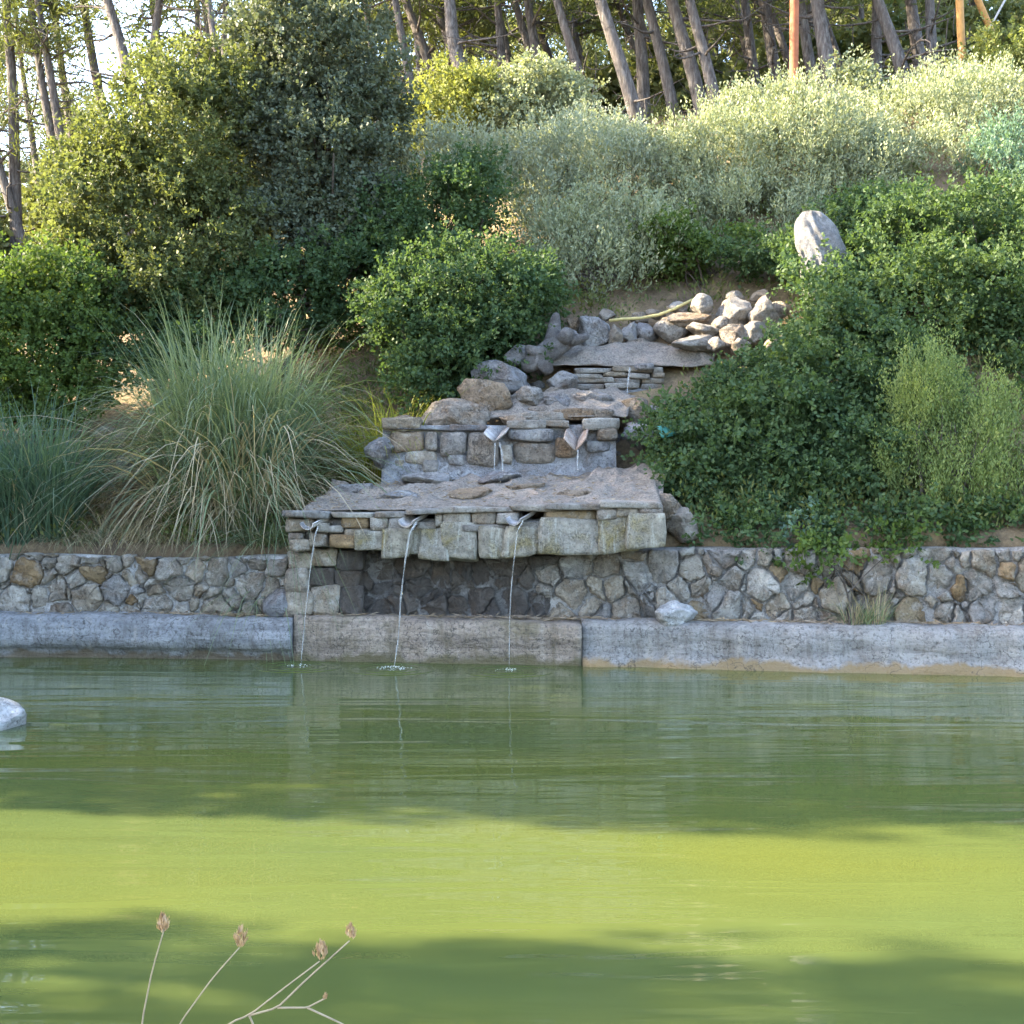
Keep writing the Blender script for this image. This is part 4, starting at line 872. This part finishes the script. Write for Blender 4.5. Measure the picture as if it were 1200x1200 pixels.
grass('ochre_grass', 'short straw coloured grass between the two large clumps', [gx(130, 15.6), gx(150, 15.9), gx(120, 16.3), gx(165, 15.3), gx(130, 15.1)],
      [('dry_blades', 'pampas_dry', dict(n=900, L0=.45, spread=.3, droop=.7, wd=.009, lean=.6))], 77)
def step_litter():
    g = np.random.default_rng(83); n = 1500; u = g.uniform(0, 1, n); w = g.uniform(0, 1, n); a, b, c, d = P(352, 599, 14.12), P(775, 589, 13.75), P(390, 572, 15.3), P(760, 556, 15.5)
    q = (a * (1 - u[:, None]) + b * u[:, None]) * (1 - w[:, None]) + (c * (1 - u[:, None]) + d * u[:, None]) * w[:, None]; q[:, 2] += g.uniform(.02, .075, n) * np.clip(w * 4, .2, 1)
    an = g.uniform(0, 6.28, n); dd = nrm(np.stack([np.cos(an), np.sin(an), g.normal(0, .2, n)], 1)); v, f = leaf_quads(q, dd, g.uniform(.03, .12, n), g.uniform(.004, .016, n), g)
    tag(obj('step_litter', mesh_np('step_litter', v, f, M['litter'], smooth=False, tint=g.uniform(0, 1, n))), 'dry needles and bark bits strewn over the ledge matting', 'leaf litter', kind='stuff')
step_litter()
grass('dry_grass', 'thin straw grass fringe along the wall top under the grass clumps', [(x, float(wallY(x)) + .55 + .12 * math.sin(x * 5)) for x in np.linspace(-6.6, XL - .1, 26)],
      [('dry_blades', 'pampas_dry', dict(n=1500, L0=.34, spread=.16, droop=.9, wd=.008, lean=.8)), ('green_blades', 'pampas', dict(n=700, L0=.40, spread=.16, droop=.8, wd=.008, lean=.6))], 81)
# low growth covering the slope between the shrubs
def undergrowth():
    g = np.random.default_rng(79); n = 9000; x = g.uniform(-10, 10, n); v_ = 14.68 + 13 * g.uniform(0, 1, n) ** 1.2; y = v_ + (kerbY(x) - 13.8); px = 600 + x / y * F
    inf = ((y < 15.8) & (px > 330) & (px < 800)) | ((y >= 15.8) & (y < 17) & (px > 430) & (px < 800)) | ((y >= 17) & (y < 18.1) & (px > 590) & (px < 900)) | ((px < 185) & (px > 95) & (y < 17))
    keep = ~inf & ((v_ < 18.3) | (g.uniform(0, 1, n) < .3)) & (Noise(78, .7, 2)(np.stack([x, y, x * 0], 1)) > -.55); x, y = x[keep], y[keep]; n = len(x); per = 22; k = np.repeat(np.arange(n), per)
    hh = g.uniform(.12, .42, n)[k]; t = g.uniform(0, 1, n * per); b = np.stack([x, y, ground(x, y)], 1)[k]; off = g.normal(size=(n * per, 3)) * np.array([.12, .12, 0]); pos = b + off + np.stack([t * 0, t * 0, hh * t], 1)
    d = nrm(nrm(off + 1e-6) * .6 + np.array([0, 0, .9]) + rsph(n * per, g) * .6); v, f = leaf_quads(pos, d, g.uniform(.05, .11, n * per), g.uniform(.018, .04, n * per), g)
    o = obj('undergrowth', mesh_np('undergrowth', v, f, M['under'], smooth=False, tint=np.clip(g.uniform(0, 1, n)[k] * .7 + g.uniform(0, .3, n * per), 0, 1))); tag(o, 'low tangled green growth covering the slope between the shrubs', 'undergrowth', kind='stuff')
undergrowth()
# litter on the kerb ledge and the slope edge
def litter():
    g = np.random.default_rng(80); n = 9000; x = g.uniform(-7, 7, n); r = g.uniform(0, 1, n)
    y = np.where(r < .55, kerbY(x) + g.uniform(.22, .56, n), kerbY(x) + g.uniform(.95, 3.2, n)); z = ground(x, y) + .012 + np.where((r < .55) & (y < kerbY(x) + .36), .03, 0)
    ok = ~((x > XL - .1) & (x < 1.9) & (r >= .55)); x, y, z = x[ok], y[ok], z[ok]; n = len(x)
    a = g.uniform(0, 6.28, n); d = nrm(np.stack([np.cos(a), np.sin(a) * .6, g.normal(0, .15, n)], 1))
    v, f = leaf_quads(np.stack([x, y, z], 1), d, g.uniform(.04, .16, n), g.uniform(.004, .016, n), g)
    o = obj('pine_litter', mesh_np('pine_litter', v, f, M['litter'], smooth=False, tint=g.uniform(0, 1, n))); tag(o, 'fallen brown needles and leaf litter along the kerb ledge', 'leaf litter', kind='stuff')
litter()

# ------------------------------------------------------------------ pines
def needles(tips, g, per=26, nl=.16, nw=.011, rad=.16):
    n = len(tips) * per; k = np.repeat(np.arange(len(tips)), per); pos = tips[k] + g.normal(size=(n, 3)) * rad * np.array([1, 1, .6]); d = nrm(rsph(n, g) + np.array([0, 0, .5]))
    v, f = leaf_quads(pos, d, nl * g.uniform(.6, 1.3, n), nw * g.uniform(.7, 1.4, n), g)
    return v, f, np.clip(g.beta(2, 2, n) * .65 + g.uniform(0, .35, len(tips))[k], 0, 1)
def pine(name, label, pts, r0, seed, top=None, nlimb=16, crown_r=2.0, dead=10, group=None, mat='pine', per=24, tips_per=10, crown_from=.45, low=0, nl=.24, nw=.032):
    """pts: trunk as world points from foot upward; the trunk continues to its crown above the frame"""
    g = np.random.default_rng(seed); pts = np.array(pts, float); b = pts[0].copy(); b[2] = float(ground(b[0], b[1])); root = empty(name, tuple(b), label, 'tree', group)
    s = np.linspace(0, 1, len(pts)); ss = np.linspace(0, 1, 15); c = np.stack([np.interp(ss, s, pts[:, k]) for k in range(3)], 1)
    c[0, 2] = b[2] - .2; nz = Noise(seed, .5, 2); c[1:, 0] += nz(c[1:]) * .045; c[1:, 1] += nz(c[1:] + 7) * .045
    for _ in range(2): c[1:-1] = (c[:-2] + 2 * c[1:-1] + c[2:]) / 4
    tb = Tubes(); rad = r0 * (1.12 - .72 * ss); rad[0] *= 1.25; tb.add(c, rad, 10)
    Lm = tb; tips = []; Hh = c[-1, 2] - c[0, 2]
    for i in range(nlimb):
        t = crown_from + (1 - crown_from) * g.uniform(0, 1); k = t * 14; j = min(int(k), 13); p = c[j] + (c[j + 1] - c[j]) * (k - j)
        a = g.uniform(0, 6.283); ln = crown_r * g.uniform(.5, 1.1) * (1.15 - .6 * t); q = p + np.array([math.cos(a) * ln, math.sin(a) * ln, ln * g.uniform(-.05, .45)])
        cc = curve(p, q, .12 * ln, 7, .18, seed * 31 + i); Lm.add(cc, np.linspace(r0 * .30, .012, 7), 5, False)
        for m_ in range(tips_per):
            s_ = cc[g.integers(2, 7)]; e = s_ + g.normal(size=3) * np.array([.42, .42, .22]) * crown_r * .33 + np.array([0, 0, .08]); tips.append(e)
            if m_ % 2 == 0: Lm.add(curve(s_, e, .03, 4), np.linspace(.014, .006, 4), 4, False)
    for i in range(dead):
        t = g.uniform(.12, .7); k = t * 14; j = int(k); p = c[j] + (c[j + 1] - c[j]) * (k - j); a = g.uniform(0, 6.283); ln = g.uniform(.5, 1.8)
        q = p + np.array([math.cos(a) * ln, math.sin(a) * ln, ln * g.uniform(-.25, .35)]); cc = curve(p, q, -.08, 7, .16, seed * 17 + i); Lm.add(cc, np.linspace(.035, .007, 7), 4, False)
        for m_ in range(2): s_ = cc[g.integers(2, 6)]; Lm.add(curve(s_, s_ + g.normal(size=3) * .28, 0, 4, .05, i), np.linspace(.014, .004, 4), 4, False)
    Lm.build('trunk', M['bark'], root, tuple(b))
    tips = np.array(tips); v, f, t = needles(tips, g, per, nl, nw, .17 * max(1, crown_r / 2))
    obj('crown', mesh_np('crown', v - b, f, M[mat], smooth=False, tint=t), tuple(b), root); return root
def trunk_px(x0, y0, x1, y1, Y, extra=7.0, bend=0.0, gz=True):
    a, b = P(x0, y0, Y), P(x1, y1, Y + .3); d = (b - a) / max(b[2] - a[2], .1); g0 = float(ground(a[0], a[1]))
    foot = a + d * (g0 - a[2]); mid = (a + b) / 2 + np.array([bend, 0, 0]); top = b + d * extra * np.array([.5, .5, 1]); return [foot, a, mid, b, b + d * extra * .4 * np.array([.8, .8, 1]), top]
G1 = 'tall pines at the top of the slope'
stand = 'tall bare trunked pine standing in the row behind the shrubs'
rows = [  # x0,y0,x1,y1,Y,width px,bend,label
 (490, 140, 462, 0, 28, 14, .0, stand), (508, 90, 474, 0, 30, 15, .0, stand), (545, 90, 530, 0, 26, 22, -.12, 'pine with a kinked pale trunk behind the yellow green round shrub'),
 (591, 100, 583, 0, 28, 14, .0, stand), (632, 80, 618, 0, 28, 15, .0, stand), (694, 140, 650, 0, 26, 15, .0, 'slim leaning pine rising behind the pale khaki shrub'),
 (756, 180, 700, 0, 24.5, 22, .06, 'thick pine leaning steeply over the grey green bushy shrub'), (758, 165, 746, 0, 27, 20, .05, stand), (796, 165, 756, 0, 26, 18, .05, stand),
 (824, 150, 783, 0, 25.5, 22, .06, stand), (840, 135, 808, 0, 25, 18, .05, stand), (886, 110, 872, 0, 29, 16, .0, stand), (914, 112, 893, 0, 27, 18, .0, stand),
 (957, 112, 938, 0, 26, 17, .0, 'pine trunk immediately right of the rusty red pole'), (978, 118, 958, 0, 25, 24, .0, 'stout pine trunk with a broken twig beside the small pale bush'), (1028, 110, 1028, 0, 27, 17, .0, 'straight upright pine crossing behind a leaning trunk'),
 (1062, 102, 1026, 0, 25, 20, .08, 'leaning pine crossing in front of a straight trunk'), (1080, 90, 1066, 0, 28, 20, .0, stand), (1094, 96, 1088, 0, 25.5, 17, .0, 'dark straight pine trunk nearest the leaning orange poles'),
 (28, 295, -10, 170, 30, 15, .0, 'pale leaning pine behind the bright rounded shrub'), (72, 210, 48, 90, 30, 14, .0, 'pine with a pale peeled trunk left of the wild olive'), (50, 250, 28, 110, 33, 10, .0, stand),
 (156, 120, 120, -10, 27, 17, .1, 'forked pine rising behind the wild olive'), (172, 110, 190, -20, 27, 13, .0, stand), (262, 120, 244, 0, 26, 12, .0, stand), (263, 110, 265, 0, 28, 9, .0, stand)]
for i, (x0, y0, x1, y1, Y, w, bend, lab) in enumerate(rows):
    left = x0 < 300
    pine('pine_tree', lab, trunk_px(x0, y0, x1, y1, Y, 6.0 if left else 7.5, bend), w * Y / F / 2 * .88, 200 + i, nlimb=18, crown_r=2.3, dead=8, group=G1 if lab == stand else None, crown_from=.50 if left else .58, tips_per=8, per=22)

for i in range(26):      # slimmer trunks deeper in the wood
    px = 440 + 680 * (i + random.random()) / 19 if i < 19 else 5 + 285 * (i - 19 + random.random()) / 7; Y = random.uniform(29, 36); lean = random.uniform(8, 42)
    y0 = 120 if px > 400 else 200; x0 = px
    pine('slim_pine', 'slim dark pine trunk deeper in the wood', trunk_px(x0, y0, x0 - lean, 0, Y, 5.0, random.uniform(-.1, .1)), random.uniform(9, 14) * Y / F / 2, 260 + i, nlimb=14, crown_r=2.2, dead=7, group='slim pines deeper in the wood', crown_from=.45, tips_per=7, per=20, nl=.30, nw=.045)

# background pines: one set of meshes, each tree an individual copy
def far_pine(seed):
    x, y = 0.0, 38.0; z = float(ground(x, y)); g = np.random.default_rng(seed)
    return pine('background_pine', 'x', [(x, y, z), (x + .2, y, z + 3), (x - .1, y, z + 6), (x + .3, y, z + 9)], .16, seed, nlimb=34, crown_r=2.6, dead=6, mat='pine_far', crown_from=.16, tips_per=9, per=26, nl=.38, nw=.06)
protos = [far_pine(301 + i) for i in range(4)]
def copy_tree(r, loc, rz, sc):
    o = r.copy(); COL.objects.link(o); o.location = loc; o.rotation_euler = (0, 0, rz); o.scale = (sc, sc, sc * random.uniform(.9, 1.1))
    for ch in r.children: c = ch.copy(); COL.objects.link(c); c.parent = o
    return o
far = []
for k in range(54):
    Y = 35 + 24 * random.random() ** .9; px = -120 + 1440 * (k + random.random() * .9) / 54.0; far.append((px, Y))
lab_far = 'bushy pine in the dim wood beyond the row of trunks'
far = [q for i_, q in enumerate(far) if q[0] > 320 or i_ % 2]
for k, (px, Y) in enumerate(far):
    x = (px - 600) / F * Y; sc = random.uniform(.75, 1.1) if 230 < px else random.uniform(.7, .95)
    z = float(ground(x, Y)) - .1; pr_ = protos[k % 4]
    if k < 4: pr_.location = (x, Y, z); pr_.rotation_euler = (0, 0, random.uniform(0, 6)); pr_.scale = (sc, sc, sc); o = pr_
    else: o = copy_tree(pr_, (x, Y, z), random.uniform(0, 6), sc)
    tag(o, lab_far, 'tree', 'bushy pines of the background wood')

for k in range(13):
    px = -60 + 1310 * (k + random.random() * .6) / 13; Y = random.uniform(29.5, 36); x = (px - 600) / F * Y; gy = HY + (H - float(ground(x, Y))) * F / Y; hh = random.uniform(38, 60)
    shrub('background_bush', 'dim green bush filling the wood behind the pine trunks', 'shrub', 'oak', 'pine_far', [(px, gy - hh * .7, Y, 62, hh, 1.2), (px + 30, gy - hh * .4, Y, 50, hh * .7, 1.0)], .28, 900 + k, 'dim bushes behind the pine trunks', stems=4, ll=.20, lw=.12, sl=.35, rc=.3)

# ------------------------------------------------------------------ poles
def pole(name, pts, r, mat, label, n=10):
    t = Tubes(); q = np.array([P(*p) for p in pts]); q0 = q[0].copy(); q0[2] = float(ground(q0[0], q0[1])) - .1
    if q[0][2] - q0[2] > 0.05: q = np.vstack([q0 + (q[1] - q[0]) * 0, q])
    t.add(q, r, n); tag(t.build(name, M[mat], None, tuple(q[0])), label, 'pole')
pole('utility_pole', [(930, 112, 23.5), (931, 0, 23.5), (932, -90, 23.5)], .085, 'pole_red', 'rusty red straight pole among the pine trunks')
pole('leaning_pole', [(1130, 98, 24.5), (1126, 40, 24.5), (1122, -60, 24.5)], .075, 'pole_orange', 'thin orange wooden pole standing on the slope crest')
pole('leaning_pole', [(1175, 70, 26), (1158, 28, 26), (1140, -14, 26)], .07, 'pole_orange', 'slanting orange brace pole by the golden shrub')
tt = Tubes(); tt.add(np.array([P(1128, 96, 24.2), P(1148, 56, 24.3), P(1170, 14, 24.5), P(1200, -40, 24.8)]), .022, 6)
tag(tt.build('stay_cable', M['steel'], None, tuple(P(1128, 96, 24.2))), 'grey slanting stay cable between the orange poles', 'cable')

# ------------------------------------------------------------------ unseen cypress row added on the left bank to shape the pond's shade
def cypress(x, y, hgt, r, seed):
    z = float(ground(x, y)); root = empty('shade_cypress', (x, y, z), 'dense dark columnar cypress added out of view to shade the pond', 'tree', 'unseen cypresses added to shade the pond')
    lob = [(0, 0, hgt * q, r * (1 if q < .8 else .8), r * (1 if q < .8 else .8), hgt * .10) for q in (.08, .2, .32, .44, .56, .68, .80, .90)]
    v, f, t, cp = foliage(lob, 600, 6, 8, .16, .3, .16, .07, up=2, out=.3, rnd=.3, lo=.55, bumpy=.08, seed=seed, clip=False)
    obj('crown', mesh_np('crown', v, f, M['cypress'], smooth=False, tint=t), (x, y, z), root)
    tb = Tubes(); tb.add([(x, y, z - .2), (x, y, z + hgt * .5), (x, y, z + hgt * .9)], np.array([.2, .12, .04]), 8); tb.build('trunk', M['bark_dark'], root, (x, y, z)); return root
cy0 = cypress(-14.6, 9.9, 13.2, .9, 501)
for y in list(np.arange(10.8, 17.6, .95)) + [6.1, 4.75, 3.7, 2.7, 1.7, .8, -.1, -1.0] + [10.25]:
    o = cy0.copy(); COL.objects.link(o); x = -14.6 + random.uniform(-.1, .1); o.location = (x, y, float(ground(x, y))); o.rotation_euler = (0, 0, random.uniform(0, 6)); o.scale = (1, 1, 1.38 if y > 12.5 else 1.0)
    for ch in cy0.children: c = ch.copy(); COL.objects.link(c); c.parent = o

# ------------------------------------------------------------------ dry stalks on the near bank
def stalk(label, lines, heads, seed):
    Y0 = 2.0; root = None
    first = P(*lines[0][0]); gz = float(ground(first[0], first[1])); root = empty('dry_stalk', (first[0], first[1], gz), label, 'dry plant')
    tb = Tubes()
    for ln in lines:
        q = np.array([P(*p) for p in ln]); s = np.linspace(0, 1, len(q)); ss = np.linspace(0, 1, 12); c = np.stack([np.interp(ss, s, q[:, k]) for k in range(3)], 1); c += Noise(seed, 6, 2)(c)[:, None] * .002
        tb.add(c, np.linspace(.0018, .0011, 12), 6)
    tb.build('stem', M['stalk'], root, (first[0], first[1], gz))
    for i, (px, py, Y, w, h) in enumerate(heads):
        g = np.random.default_rng(seed + i); c = P(px, py, Y); n = 90; a = g.uniform(0, 6.28, n); t = g.uniform(0, 1, n); W_ = w * Y / F / 2 * .88; H_ = h * Y / F * .85
        rr = W_ * np.sin(math.pi * np.clip(t * .8 + .12, 0, 1)) * g.uniform(.4, 1, n); pos = np.stack([np.cos(a) * rr, np.sin(a) * rr, (t - .5) * H_ * .8], 1)
        d = nrm(np.stack([np.cos(a) * (.5 - .7 * t), np.sin(a) * (.5 - .7 * t), np.ones(n)], 1) + rsph(n, g) * .25)
        v, f = leaf_quads(pos, d, H_ * .38 * g.uniform(.6, 1.3, n), W_ * .38 * g.uniform(.6, 1.3, n), g)
        hh = obj('seed_head', mesh_np('seed_head', v, f, M['seed'], smooth=False, tint=g.uniform(0, 1, n)), tuple(c), root)
stalk('single dry stalk with a pointed seed head, nearly upright', [[(120, 1700, 2.0), (150, 1330, 2.0), (164, 1200, 2.0), (176, 1140, 2.0), (190, 1092, 2.0)]], [(191, 1084, 2.0, 18, 24)], 801)
stalk('slanting dry stalk with one narrow whitish seed head', [[(60, 1700, 1.95), (160, 1290, 1.95), (210, 1200, 1.95), (250, 1145, 1.95), (281, 1110, 1.95)]], [(282, 1101, 1.95, 14, 30)], 802)
stalk('branching dry stalk carrying two pale seed heads', [[(40, 1700, 1.9), (180, 1260, 1.9), (270, 1198, 1.9), (292, 1190, 1.9), (330, 1160, 1.9), (375, 1126, 1.9)], [(292, 1190, 1.9), (325, 1181, 1.9), (360, 1147, 1.9), (410, 1102, 1.9)], [(325, 1181, 1.9), (360, 1181, 1.9), (381, 1170, 1.9)], [(360, 1181, 1.9), (400, 1200, 1.9), (440, 1222, 1.9)], [(292, 1190, 1.9), (298, 1204, 1.9), (300, 1230, 1.9)]],
      [(376, 1117, 1.9, 18, 26), (411, 1094, 1.9, 14, 22), (381, 1168, 1.9, 6, 9)], 803)
